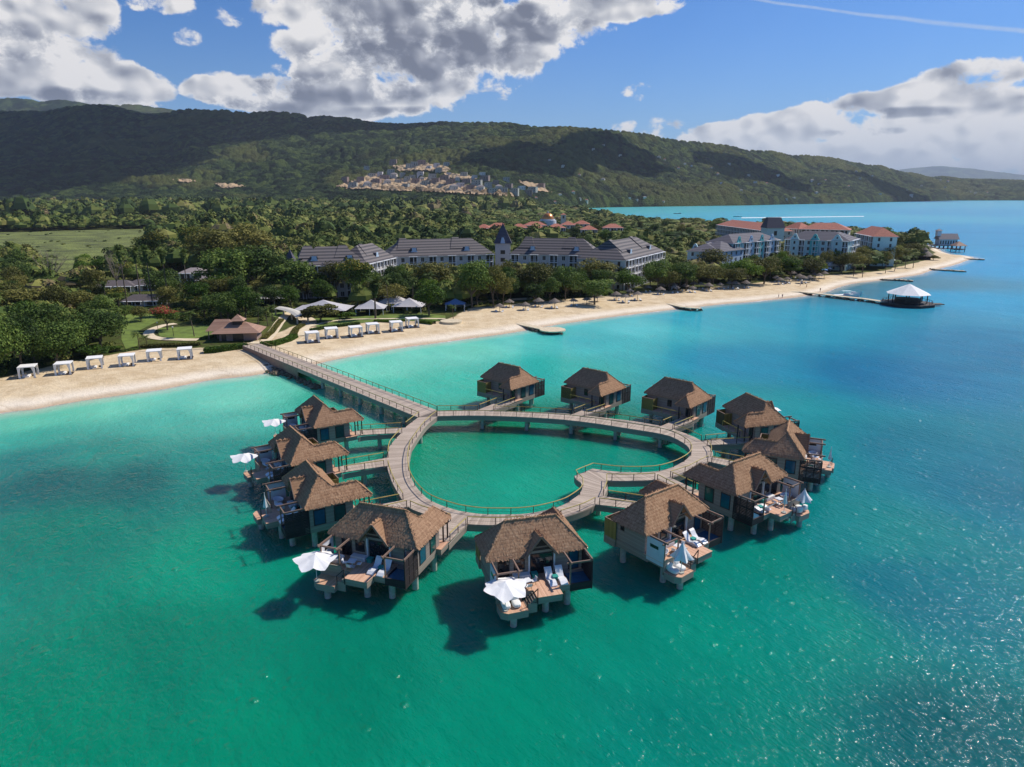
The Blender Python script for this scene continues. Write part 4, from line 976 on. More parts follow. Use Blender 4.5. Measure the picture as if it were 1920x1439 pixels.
HID = []   # prototypes; each takes its first place when first used
PT = {}
def proto_tree(key):
    if key in PT: return PT[key]
    k, s_ = key
    f = dict(A=lambda: make_tree(s_, M['leafA'], base=.14), B=lambda: make_tree(s_, M['leafB'], per=150, base=.18), C=lambda: make_tree(s_, M['leafC'], base=.14), Y=lambda: make_tree(s_, M['leafA'], flowers=M['leafY']),
             R=lambda: make_tree(s_, M['leafA'], H=9, W=9, flowers=M['leafR']), U=lambda: make_tree(s_, M['leafC'], H=4, W=5, nl=14, base=.02, leaf=.07, name='shrub'),
             V=lambda: make_tree(s_, M['leafB'], H=4, W=5, nl=14, base=.02, leaf=.07, name='shrub'),
             D=lambda: make_tree(s_, M['leafA'], base=.03, nl=34, per=300, leaf=.026), N=lambda: make_bare(s_), P=lambda: make_palm(s_), F=lambda: make_palm(s_, 9, 'fan'), T=lambda: make_palm(s_, 15, 'fan'))[k]
    t = f(); PT[key] = [t, [(c, []) for c in kids(t)], False]; return PT[key]
NOM = dict(A=(12, 11), B=(12, 11), C=(12, 11), Y=(12, 11), R=(9, 9), U=(4, 5), V=(4, 5), D=(12, 11), N=(11, 9), P=(11, 6), F=(10.5, 3.6), T=(16.5, 3.8))
CATT = dict(U='shrub', V='shrub', P='palm tree', F='palm tree', T='palm tree')
ntree = 0
def plant(kind, x, y, H=None, Wd=None, label='', group=None, seed=None):
    global ntree; ntree += 1
    key = (kind, random.randint(1, 3 if kind in 'ABCDUV' else 2) if seed is None else seed); P_ = proto_tree(key); h0, w0 = NOM[kind]
    H = H or h0; Wd = Wd or w0*H/h0; z_ = 1.3; sc_ = (Wd/w0, Wd/w0*random.uniform(.9, 1.1), H/h0); rz = random.uniform(0, 6.28)
    if not P_[2]:
        o = P_[0]; P_[2] = True; o.location = (x, y, z_); o.rotation_euler = (0, 0, rz); o.scale = sc_; o['label'] = label
    else: o = copy_thing(P_[0], (x, y, z_), rz, label, sc_, tree=P_[1])
    o['category'] = CATT.get(kind, 'tree')
    if group: o['group'] = group
    return o
def ppm(px, py):
    x, y = gp(px, py, 1.5); return FPX/(y*CT + (CH-1.5)*ST)
TREES = [  # kind, column, foot row, top row, width px, what tells it apart
 ('A',555,566,490,88,'big dark round tree at the left end of the grey hotel'), ('B',630,562,492,60,'olive tree before the left hotel wing'), ('Y',672,578,486,52,'yellow-green tree left of the fan palm'),
 ('A',745,575,515,42,'small tree just right of the fan palm'), ('B',820,562,492,78,'wide brownish olive tree before the second hotel wing'), ('C',805,594,536,56,'leafy green tree beside the blue gazebo tent'),
 ('A',885,580,490,58,'tall dark tree right of the blue gazebo tent'), ('B',925,577,503,46,'thin olive tree with a bare trunk at the beach edge'), ('A',957,568,513,36,'narrow tree between the thin olive tree and the pair of round ones'),
 ('B',1000,562,492,72,'broad olive tree in front of the third hotel wing'), ('A',1003,572,532,42,'low dark tree under the broad olive tree'), ('A',1060,564,503,54,'round dark tree with beach umbrellas at its foot'),
 ('B',1120,547,485,62,'tall tree at the corner of the balcony hotel wing'), ('A',1115,572,524,58,'dome-shaped tree standing out on the sand'), ('C',1178,552,507,54,'bright green tree under the balcony hotel wing'),
 ('A',1232,547,487,46,'dark tree at the right end of the balcony wing'), ('A',1275,542,495,42,'tree right of the gap between grey and blue hotels'), ('A',1286,547,495,46,'round tree on the beach before the blue gable'),
 ('B',1335,522,470,62,'pale tree before the left blue wing'), ('B',1330,542,498,42,'low olive tree on the beach left of the blue hotel'), ('B',1372,541,503,44,'olive tree before the pool terrace'),
 ('C',1400,536,486,50,'bright tree left in the long beach clump'), ('B',1432,534,482,52,'tree in the middle of the long beach clump'), ('C',1480,527,482,44,'tree right in the long beach clump'), ('B',1523,524,483,40,'tree beside the blue beach umbrellas'),
 ('B',1575,510,480,30,'small tree right of the white canopy'), ('A',1650,477,430,48,'tall tree at the right end of the red roofs'), ('A',1630,482,455,34,'tree below the right red roof'), ('B',1672,487,440,42,'tree right of the red-roofed block'),
 ('B',1706,487,456,34,'tree beside the thatched hut on the point'), ('A',1725,482,458,30,'last tree near the tip of the point'),
 ('D',-5,712,590,90,'dark bush at the left edge of the frame above the beach'), ('D',42,700,588,74,'dark bushy tree behind the leftmost cabana'), ('D',108,690,600,98,'large dark bush behind the second and third cabanas'), ('D',190,660,577,94,'large round bush at the edge of the lawn'),
 ('D',75,668,565,85,'dark tree between the two big beach bushes'), ('B',150,600,548,60,'olive scrub tree behind the big round bush'), ('B',60,610,540,85,'wide olive scrub tree at the left'), ('B',10,600,535,70,'olive scrub tree cut by the left edge'), ('B',105,590,542,60,'olive scrub tree left of the garden'),
 ('U',178,672,642,42,'bright green shrub at the back of the beach by the third cabana'), ('U',212,662,645,26,'small bright shrub right of the bright beach shrub'), ('R',315,622,570,46,'dark tree with red blossom by the garden path'),
 ('P',365,634,577,30,'coconut palm on the small lawn by the path'), ('P',263,657,618,28,'short palm at the corner of the long lawn'), ('P',277,652,624,22,'second short palm at the lawn corner'),
 ('A',430,570,470,95,'large dark tree in the middle of the garden'), ('A',482,560,462,95,'large dark tree right of the garden middle'), ('A',535,562,484,60,'dark tree beside the striped spire'), ('B',400,520,432,90,'tall olive tree behind the garden'), ('B',470,505,425,90,'tall olive tree behind the dark ones'),
 ('A',415,604,548,58,'tree behind the thatched beach pavilion'), ('A',455,590,545,50,'tree right behind the beach pavilion'), ('B',385,598,555,40,'small tree left behind the beach pavilion'), ('A',310,565,505,56,'dense tree among the tall palms'),
 ('T',240,582,458,24,'first of five tall palms from the left in the garden'), ('T',265,572,460,24,'second of five tall palms from the left'), ('T',287,576,458,24,'third of five tall palms from the left'), ('T',317,574,462,26,'fourth of five tall palms from the left'), ('T',355,572,464,24,'fifth of five tall palms, by the white house'),
 ('N',97,545,460,50,'bare grey tree at the edge of the marsh'), ('N',222,555,455,40,'bare tree left of the five tall palms'), ('Y',287,500,437,50,'yellow flowering tree behind the tall palms'), ('Y',362,495,428,52,'yellow flowering tree right of the first'),
 ('B',190,575,530,32,'small tree left of the dark garden roofs'), ('V',205,600,575,36,'low olive shrub before the garden roofs'), ('U',150,560,540,30,'bright low shrub by the marsh'), ('A',235,600,572,30,'dark shrub tree at the back of the lawn'), ('B',265,605,575,34,'olive shrub tree at the back of the lawn'), ('B',180,560,505,44,'spreading tree before the marsh'),
 ('F',704,600,518,36,'fan palm with a thick skirt of dead fronds on the beach lawn'), ('P',850,600,568,24,'coconut palm leaning by the round beach planter'), ('P',730,585,510,26,'palm behind the beach tents'), ('P',775,585,515,24,'palm between the tents and the hotel'),
 ('P',484,612,570,24,'left of three palms behind the pavilion'), ('P',503,614,572,24,'middle of three palms behind the pavilion'), ('P',512,606,568,24,'right of three palms behind the pavilion'), ('P',920,530,470,22,'palm at the foot of the striped tower'), ('P',953,540,482,22,'palm right of the striped tower'),
 ('P',1600,518,493,18,'left palm of the row on the point'), ('P',1617,519,493,18,'second palm of the row on the point'), ('P',1660,512,488,18,'third palm of the row on the point'), ('P',1677,508,485,18,'fourth palm of the row on the point'), ('P',1697,503,478,20,'fifth palm of the row on the point'), ('P',1712,502,476,20,'sixth palm of the row on the point'), ('P',1590,505,455,20,'palm in front of the second blue wing'),
 ('P',676,460,395,26,'lone palm standing above the wood behind the hotel'),
 ('V',600,606,570,58,'wide flowering shrub before the large white tent'), ('U',650,600,582,26,'shrub between the two white tents'), ('V',1750,488,478,16,'low green shrub on the sand of the point')]
HP = []
random.seed(11)
for kd, px, pb_, pt_, wpx, lab in TREES:
    s_ = ppm(px, pb_); x, y = gp(px, pb_, 1.5); plant(kd, x, y, (pb_-pt_)/s_*(1.08 if kd in 'ABCDY' else 1.0), wpx/s_*(1.3 if kd in 'ABCDYRUV' else 1.05), lab); HP.append((x, y, wpx/s_/2))
# areas kept clear of trees
def pg(L): return [gp(a, b_, 1.5) for a, b_ in L]
MARSH = pg([(-200,440),(60,436),(180,432),(300,430),(292,452),(262,470),(215,480),(190,505),(120,520),(60,490),(-200,500)])
LAWNS = [pg([(228,594),(262,590),(292,592),(300,604),(262,622),(258,652),(236,658),(228,640)]), pg([(292,618),(335,616),(395,612),(400,632),(350,640),(300,634)]), pg([(575,600),(640,598),(700,594),(790,590),(835,594),(836,604),(760,604),(700,606),(640,612),(600,616),(575,612)]),
         pg([(500,590),(560,584),(575,592),(520,600)]), pg([(120,562),(200,556),(240,562),(200,575),(130,580)])]
BUILT = [pg([(540,600),(560,500),(690,478),(930,478),(1240,475),(1262,530),(1200,552),(900,590),(780,608),(620,625)]), pg([(1262,560),(1270,480),(1350,440),(1680,430),(1690,500),(1500,520),(1350,540)]),
         pg([(180,566),(230,540),(330,530),(395,520),(390,560),(300,560),(280,585),(200,578)]), pg([(225,700),(225,585),(560,545),(570,660),(380,670)]), pg([(1330,445),(1460,425),(1600,428),(1680,448),(1660,480),(1350,480)])]
DISC = [(*gp(px, py-10, 8), 13) for px, py in ((905,447),(935,444),(975,446),(1005,441),(1010,448),(1045,446),(1065,440),(1090,438),(1105,450),(1150,446))] + [(*gp(1027, 425, 6), 18), (*gp(1056, 422, 6), 10)]
HP += DISC
def clear(x, y, rad=3.0):
    if float(sdist(np.array([x]), np.array([y]), VEGP)[0]) < rad: return False
    for Pl in [MARSH] + LAWNS + BUILT:
        if float(sdist(np.array([x]), np.array([y]), Pl)[0]) > -rad*.6: return False
    return all((x-a)**2+(y-b_)**2 > (c*.8)**2 for a, b_, c in HP)
random.seed(21); tries = 0; NEAR = []
while len(NEAR) < 165 and tries < 6000:
    tries += 1; px = random.uniform(-40, 1700); py = random.uniform(405, 690) if px < 500 else random.uniform(405, 475)
    x, y = gp(px, py, 1.5)
    if y > 900 or not clear(x, y, 4.0): continue
    if any((x-a)**2+(y-b_)**2 < 60 for a, b_ in NEAR): continue
    NEAR.append((x, y)); z_ = 'the marsh side wood on the left' if px < 420 else ('the wood behind the grey hotel' if px < 1000 else 'the wood by the bay shore')
    kd = random.choices('ABCDYNTP', [32, 26, 12, 12, 3, 4, 2, 7])[0]
    H = random.uniform(8, 14)*(1.15 if kd == 'T' else 1); nm = dict(A='dark green leafy', B='olive leafy', C='fresh green leafy', D='low dark bushy', Y='yellow flowering', N='bare grey', T='tall fan palm', P='coconut palm')[kd]
    plant(kd, x, y, H, (random.uniform(8.5, 13)*H/11 if kd in 'ABCDYN' else None), '%s %s standing in %s' % (nm, '' if 'palm' in nm else 'tree', z_), '%s trees in %s' % (nm, z_))
for zone, n_, lab in ((pg([(600,578),(560,556),(900,548),(1250,532),(1255,549),(1150,558),(1060,567),(900,579),(850,582),(720,586)]), 52, 'beachside trees before the grey hotel'), (pg([(1262,546),(1270,535),(1400,524),(1560,508),(1690,490),(1700,497),(1600,514),(1500,527),(1400,537)]), 34, 'beachside trees before the blue hotel'), (pg([(400,612),(300,596),(340,575),(540,560),(560,580),(500,600)]), 14, 'trees round the left garden'), (pg([(-60,600),(-60,540),(100,525),(200,530),(190,600),(60,640)]), 16, 'scrub trees on the left between beach bushes and marsh')):
    zx = [p[0] for p in zone]; zy = [p[1] for p in zone]; k_ = 0; tr_n = 0
    while k_ < n_ and tr_n < 3000:
        tr_n += 1; x, y = random.uniform(min(zx), max(zx)), random.uniform(min(zy), max(zy)); ax, ay = np.array([x]), np.array([y])
        if sdist(ax, ay, zone)[0] < 0 or sdist(ax, ay, VEGP)[0] < (-3.5 if 'beachside' in lab else 2) or any(sdist(ax, ay, Pl)[0] > 0 for Pl in LAWNS) or any((x-a)**2+(y-b_)**2 < 22 for a, b_, _c in HP): continue
        kd = random.choices('ABCP', [30, 42, 18, 10])[0]; H = random.uniform(9.5, 14); W_ = random.uniform(9, 13.5)
        plant(kd, x, y, H, W_ if kd != 'P' else None, {'A': 'dark green leafy tree', 'B': 'olive brown leafy tree', 'C': 'fresh green leafy tree', 'P': 'coconut palm'}[kd] + ' among the ' + lab, lab); HP.append((x, y, 4)); k_ += 1
# hedges / planters
def hedge(pts, w_, h_, label, mt='leafC', stone=True, leaf=.16, z0=1.3):
    P_ = [gp(a, b_, z0) for a, b_ in pts]; t = tag(empty('hedge', (*P_[0], 0)), label, 'hedge'); r_ = np.random.default_rng(int(abs(P_[0][0]*10)))
    rs = resample(P_, max(2, int(sum(math.dist(a, b_) for a, b_ in zip(P_, P_[1:]))/.35))); cs = np.array(rs); n = len(cs)*int(60*w_)
    i = r_.integers(0, len(cs), n); u = r_.uniform(-1, 1, n); v_ = r_.uniform(0, 1, n); top = r_.random(n) < .6
    lat = np.where(top, u*w_/2, np.sign(u)*w_/2*r_.uniform(.9, 1.08, n)); hh = np.where(top, h_*r_.uniform(.85, 1.08, n), v_*h_)
    dirs = np.gradient(cs, axis=0)[i]; dirs /= np.linalg.norm(dirs, axis=1)[:, None]+1e-9; nx = np.stack([-dirs[:, 1], dirs[:, 0]], 1)
    p_ = np.concatenate([cs[i] + nx*lat[:, None] + dirs*r_.uniform(-.3, .3, (n, 1)), (z0+hh)[:, None]], 1)
    nn_ = np.where(top[:, None], [0, 0, 1.0], np.concatenate([nx*np.sign(u)[:, None], np.zeros((n, 1))], 1)) + r_.normal(size=(n, 3))*.5
    nn_ /= np.linalg.norm(nn_, axis=1)[:, None]; a = np.cross(nn_, r_.normal(size=(n, 3))); a /= np.linalg.norm(a, axis=1)[:, None]; b_ = np.cross(nn_, a); s_ = leaf*r_.uniform(.7, 1.3, (n, 1))
    V = np.stack([p_-a*s_-b_*s_, p_+a*s_-b_*s_, p_+a*s_+b_*s_, p_-a*s_+b_*s_], 1).reshape(-1, 3) - np.array([*P_[0], 0])
    mesh_np('foliage', V, np.arange(len(V)).reshape(-1, 4), M[mt], parent=t)
    wall_strip('core', [(a_[0]-P_[0][0], a_[1]-P_[0][1]) for a_ in rs[::3]+[rs[-1]]], z0-.5, z0+h_*.8, w_*.8, M['bark'], t)
    if stone: wall_strip('planter_wall', [(a_[0]-P_[0][0], a_[1]-P_[0][1]) for a_ in rs[::3]+[rs[-1]]], z0-1.5, z0+.35, w_+.9, M['stone'], t)
hedge([(386,664),(402,663),(430,659),(462,655)], 2.6, 1.5, 'clipped bright hedge in a stone planter left of the pier')
hedge([(492,652),(515,650),(540,643),(552,636)], 2.2, 1.4, 'clipped bright hedge in a stone planter right of the pier')
hedge([(548,637),(556,622),(568,614)], 1.8, 1.1, 'low olive hedge curving from the pier up to the path', 'leafB', False)
hedge([(268,656),(310,654),(345,653),(372,652)], 1.8, 1.2, 'low wild hedge above the beach wall behind the cabanas', 'leafB')
hedge([(585,624),(610,619),(650,614),(672,611)], 1.6, 1.1, 'dark low hedge behind the right row of cabanas', 'leafA')
hedge([(705,606),(735,607),(760,605)], 1.6, 1.1, 'bright green hedge between the right cabanas', 'leafC')
hedge([(785,607),(812,610)], 2.2, 1.2, 'bright green hedge beside the round planter', 'leafC')
hedge([(380,640),(400,636),(412,632)], 1.6, 1.0, 'small round hedge left of the pavilion', 'leafA', False)
hedge([(496,640),(510,628),(520,614),(528,604)], 1.6, 1.0, 'flower hedge between the pavilion and the arbor', 'leafB', False)
hedge([(232,664),(248,661),(262,657)], 1.2, .8, 'low shrubs along the end of the lawn', 'leafA', False)
# long beach wall, lawns, paths, planter
w1 = wall_strip('retaining_wall', smooth([gp(a, b_, 1.5) for a, b_ in [(225,672),(260,662),(310,659),(350,658),(384,657)]], 3), .5, 1.9, .5, M['stone'], None); tag(w1, 'low pale stone wall along the back of the left beach', 'wall')
w1 = wall_strip('retaining_wall', smooth([gp(a, b_, 1.5) for a, b_ in [(-60,722),(20,705),(75,692),(110,684),(150,676)]], 3), .5, 1.7, .4, M['stone'], None); tag(w1, 'low stone wall behind the leftmost cabanas under the dark bushes', 'wall')
w1 = wall_strip('retaining_wall', smooth([gp(a, b_, 1.5) for a, b_ in [(556,642),(575,630),(600,622),(660,613),(720,607),(790,604),(815,606)]], 3), .8, 1.75, .5, M['stone'], None); tag(w1, 'low pale stone wall behind the right row of cabanas', 'wall')
pl_ = tag(MB().cyl(0, 0, 0, 2.0, 3.6, n=28).build('planter', M['stone']), 'round pale stone beach planter under the leaning palm', 'planter'); pl_.location = (*gp(846, 606, 1.5), 0.3)
def flat(name, polys, m, z_, kind='structure'):
    mb = MB()
    for P_ in polys:
        mb.add([(x, y, z_) for x, y in P_], [tuple(range(len(P_)))])
    o = mb.build(name, m); o['kind'] = kind; return o
M['lawn'] = m_plain('lawn_grass', srgb(98, 116, 42), 0.95, 0.28, 0.3, 0.02, 6); M['marsh'] = m_plain('marsh_reeds', srgb(100, 108, 50), 0.95, 0.5, 0.045, 1.6, 0.5); M['path'] = m_plain('pale_path', srgb(218, 200, 168), 0.9, 0.1, 0.5)
flat('lawn', LAWNS, M['lawn'], 2.35 if False else 0)  # replaced below
bpy.data.objects.remove(bpy.data.objects['lawn'])
def drape(name, polys, m, lift, step=2.5):
    """sheet that follows the ground a little above it"""
    import bmesh
    Vs, Fs = [], []
    for P_ in polys:
        bm = bmesh.new(); vs = [bm.verts.new((x, y, 0)) for x, y in P_]; bm.faces.new(vs); bmesh.ops.triangulate(bm, faces=bm.faces[:])
        for _ in range(7):
            es = [e for e in bm.edges if e.calc_length() > step]
            if not es: break
            bmesh.ops.subdivide_edges(bm, edges=es, cuts=1); bmesh.ops.triangulate(bm, faces=bm.faces[:])
        k = len(Vs); bm.verts.index_update(); Vs += [(v.co.x, v.co.y) for v in bm.verts]; Fs += [tuple(v.index+k for v in f.verts) for f in bm.faces]; bm.free()
    A2 = np.array(Vs); z_, _s = land_z(A2[:, 0], A2[:, 1])
    me = bpy.data.meshes.new(name); me.from_pydata([(a, b_, c+lift) for (a, b_), c in zip(Vs, z_)], [], Fs); me.materials.append(m)
    o = bpy.data.objects.new(name, me); COL.objects.link(o); o['kind'] = 'structure'; return o
drape('lawn', LAWNS, M['lawn'], .10); drape('marsh', [MARSH], M['marsh'], .25, 25)
def path(pts, w_):
    P_ = smooth([gp(a, b_, 1.5) for a, b_ in pts], 5); L_, R_ = [], []
    for i, p_ in enumerate(P_):
        a, b_ = P_[max(0, i-1)], P_[min(len(P_)-1, i+1)]; d_ = math.dist(a, b_) or 1; nx, ny = -(b_[1]-a[1])/d_*w_/2, (b_[0]-a[0])/d_*w_/2
        L_.append((p_[0]+nx, p_[1]+ny)); R_.append((p_[0]-nx, p_[1]-ny))
    return L_ + R_[::-1]
drape('path', [path([(372,640),(340,640),(300,638),(280,632),(284,622),(305,614),(330,610)], 3.0), path([(560,632),(566,618),(580,606),(560,594),(545,588)], 5.0), path([(470,645),(500,640),(530,600),(545,588)], 3.2),
               path([(577,616),(640,603),(760,600),(835,600)], 1.6), path([(860,578),(900,568),(1000,562),(1060,556)], 5), path([(340,556),(395,553),(430,560)], 3)], M['path'], .16)
# far wood: one mass of crowns
LOWZ = pg([(880,404),(1180,404),(1200,450),(870,456)])
def forest():
    r_ = np.random.default_rng(5); Vs, Ts = [], []
    protos = {}
    def core(sd_, n, m_):
        rc = np.random.default_rng(sd_+50); g = []
        for j in range(m_+1):
            f = math.pi/2*(1-j/m_) if j else 1.45; g.append([np.array([math.cos(6.2832*i/n)*math.cos(f), math.sin(6.2832*i/n)*math.cos(f), .75*math.sin(f)-.12])*(.72+.32*rc.random()) for i in range(n)])
        return np.array([[g[j][i], g[j+1][i], g[j+1][(i+1) % n], g[j][(i+1) % n]] for j in range(m_) for i in range(n)])
    for lod, (nl, per, leaf) in {0: (14, 44, .075), 1: (9, 18, .12), 2: (6, 8, .17)}.items(): protos[lod] = [np.concatenate([crown_quads(100+lod*10+k, nl, per, leaf, .7, .85, .3)[0], core(k, (9, 7, 6)[lod], (4, 3, 3)[lod])]) for k in range(4)]
    for lod, (d0, d1, sp) in enumerate(((175, 560, 7.0), (560, 1150, 10.5), (1150, 2900, 17.0))):
        xs = np.arange(-d1*.86, d1*.5, sp); ys = np.arange(d0, d1, sp); gx, gy = np.meshgrid(xs, ys); gx = (gx + r_.uniform(-.5, .5, gx.shape)*sp).ravel(); gy = (gy + r_.uniform(-.5, .5, gy.shape)*sp).ravel()
        rr = np.hypot(gx, gy); k = (rr > d0) & (rr < d1) & (gx > -.84*gy-30) & (gx < .8*gy+30); gx, gy = gx[k], gy[k]
        k = sdist(gx, gy, VEGP) > 6
        for Pl in [MARSH] + LAWNS + [BUILT[2], BUILT[3]]: k &= sdist(gx, gy, Pl) < -5
        for a, b_, rz, L, Dp in FOOT:
            u = (gx-a)*math.cos(rz)+(gy-b_)*math.sin(rz); v = -(gx-a)*math.sin(rz)+(gy-b_)*math.cos(rz); k &= ~((u > -4) & (u < L+4) & (v > -7) & (v < Dp+5))
        colm = 960+1348*gx/gy; k &= gy < np.interp(colm, fx_, fB)*1.03
        gap = fbm2(gx/45, gy/45, 3, 77); k &= gap > .34
        for a, b_, c in HP + [(a, b_, 5) for a, b_ in NEAR]: k &= (gx-a)**2+(gy-b_)**2 > (c*.75)**2
        gx, gy = gx[k], gy[k]; n = len(gx); tall = (.6+.9*fbm2(gx/120, gy/120, 3, 5))*np.where((sdist(gx, gy, LOWZ) > 0) | ((gx > 40) & (gy > 560)), .5, 1); W_ = sp*r_.uniform(.5, 1.15, n); H_ = W_*r_.uniform(.75, 1.15, n)*tall*1.0; pick = r_.integers(0, 4, n); ang_ = r_.uniform(0, 6.28, n); tn = r_.random(n)*.7 + .9*fbm2(gx/70, gy/70, 3, 9)-.22
        for p_ in range(4):
            s_ = pick == p_; q = protos[lod][p_]; m_ = s_.sum()
            if not m_: continue
            ca, sa = np.cos(ang_[s_])[:, None, None], np.sin(ang_[s_])[:, None, None]
            X_ = (q[None, :, :, 0]*ca - q[None, :, :, 1]*sa)*W_[s_][:, None, None] + gx[s_][:, None, None]; Y_ = (q[None, :, :, 0]*sa + q[None, :, :, 1]*ca)*W_[s_][:, None, None] + gy[s_][:, None, None]
            Z_ = (q[None, :, :, 2]+.55)*H_[s_][:, None, None] + 1.5 + H_[s_][:, None, None]*.2
            Vs.append(np.stack([X_, Y_, Z_], -1).reshape(-1, 3)); Ts.append(np.repeat(tn[s_], q.shape[0]*4))
    V = np.concatenate(Vs); T = np.concatenate(Ts); print('forest quads', len(V)//4)
    m, t, b = mat('forest_leaf'); tn = t.n('ShaderNodeAttribute', attribute_name='tone').outputs['Fac']; ri = t.n('ShaderNodeNewGeometry').outputs['Random Per Island']
    c = t.ramp(t.m('ADD', t.m('MULTIPLY', tn, .75), t.m('MULTIPLY', ri, .3)), [(.1, srgb(30, 48, 18)), (.4, srgb(64, 82, 34)), (.65, srgb(94, 104, 46)), (.9, srgb(124, 122, 64)), (1.0, srgb(114, 100, 72))])
    t.put(b.inputs['Base Color'], c); b.inputs['Roughness'].default_value = .8; b.inputs['Specular IOR Level'].default_value = .15
    o = mesh_np('forest', V, np.arange(len(V)).reshape(-1, 4), m, {'tone': T}); tag(o, 'continuous green wood covering the plain behind the hotels up to the hills', 'forest', kind='stuff')
def shrubs():
    r_ = np.random.default_rng(15); q = crown_quads(300, 6, 26, .12, .7, .8)[0]; zones = [(pg([(215,600),(225,560),(560,540),(560,570),(520,604),(440,600),(400,612),(300,596)]), 700), (pg([(560,612),(600,560),(1240,540),(1260,530),(1200,549),(880,580),(830,596),(700,600)]), 420), (pg([(1262,545),(1270,520),(1500,490),(1690,470),(1700,488),(1540,512),(1400,532)]), 420), (MARSH, 260), (pg([(-100,725),(-40,600),(200,570),(225,650),(180,668),(60,695)]), 500)]
    V, T = [], []
    for Z_, n in zones:
        zx = [p[0] for p in Z_]; zy = [p[1] for p in Z_]; x = r_.uniform(min(zx), max(zx), n*3); y = r_.uniform(min(zy), max(zy), n*3); k = (sdist(x, y, Z_) > 0) & (sdist(x, y, VEGP) > 1.5)
        for Pl in LAWNS: k &= sdist(x, y, Pl) < -1
        k &= fbm2(x/9, y/9, 3, 31) > (.42 if Z_ is not MARSH else .6)
        for a, b_, rz, L, Dp in FOOT:
            u = (x-a)*math.cos(rz)+(y-b_)*math.sin(rz); v = -(x-a)*math.sin(rz)+(y-b_)*math.cos(rz); k &= ~((u > -2) & (u < L+2) & (v > -3) & (v < Dp+2))
        for x_, y_ in zip(x[k][:n], y[k][:n]):
            s = r_.uniform(.9, 2.3); V.append(q*np.array([s, s, s*.9]) + np.array([x_, y_, 1.5+s*.35])); T.append(np.full(len(q)*4, r_.random()))
    V = np.concatenate(V).reshape(-1, 3); tag(mesh_np('shrubbery', V, np.arange(len(V)).reshape(-1, 4), bpy.data.materials['forest_leaf'], {'tone': np.concatenate(T)*.9}), 'low mixed garden shrubs round the hotel lawns and paths', 'shrubbery', kind='stuff')
FOOT = []

# ------------------------------------------------------------------ buildings
def m_slate(name, c1, c2, per):
    m, t, b = mat(name); z_ = t.sep(t.n('ShaderNodeTexCoord').outputs['Object'])[2]; p = t.n('ShaderNodeNewGeometry').outputs['Position']
    f = t.mr(t.m('FRACT', t.m('DIVIDE', z_, per)), .35, .5); f = t.m('MULTIPLY', f, t.mr(t.m('FRACT', t.m('DIVIDE', z_, per)), 1.0, .88))
    t.put(b.inputs['Base Color'], t.mix(t.m('ADD', t.m('MULTIPLY', f, .8), t.m('MULTIPLY', t.noise(p, 1.0, 4), .25)), c1, c2)); b.inputs['Roughness'].default_value = .8; return m
M['slate'] = m_slate('striped_slate', srgb(54, 52, 58), srgb(112, 104, 102), 1.15); M['slate2'] = m_slate('dark_slate', srgb(52, 52, 64), srgb(92, 88, 98), .7); M['flatroof'] = m_plain('grey_flat_roof', srgb(140, 130, 128), .9, .12)
M['greywall'] = m_plain('pale_grey_render', srgb(206, 200, 197), .8, .05); M['bluewall'] = m_plain('pale_blue_render', srgb(190, 216, 216), .8, .05); M['tealwall'] = m_plain('teal_render', srgb(104, 186, 184), .8, .05); M['cream'] = m_plain('cream_render', srgb(210, 204, 190), .8, .06)
M['redroof'] = m_plain('clay_tile_roof', srgb(170, 104, 84), .85, .25, 1.2, .1, 4); M['dormerblue'] = m_plain('pale_blue_trim', srgb(176, 196, 214), .7, .04); M['depth_shade'] = m_plain('dark_depth_shade', srgb(52, 46, 46), .3, .2)  # last one: dark glass tone with the shade of recesses put into it
def hip(L, Dp, z0, h, ov=.8, end=1.0):
    """hip roof over a rectangle 0..L, 0..Dp"""
    r_ = min(Dp/2+ov, L/2)*end
    return [(-ov,-ov,z0),(L+ov,-ov,z0),(L+ov,Dp+ov,z0),(-ov,Dp+ov,z0),(-ov+r_,Dp/2,z0+h),(L+ov-r_,Dp/2,z0+h)], [(0,1,5,4),(1,2,5),(2,3,4,5),(3,0,4),(3,2,1,0)]
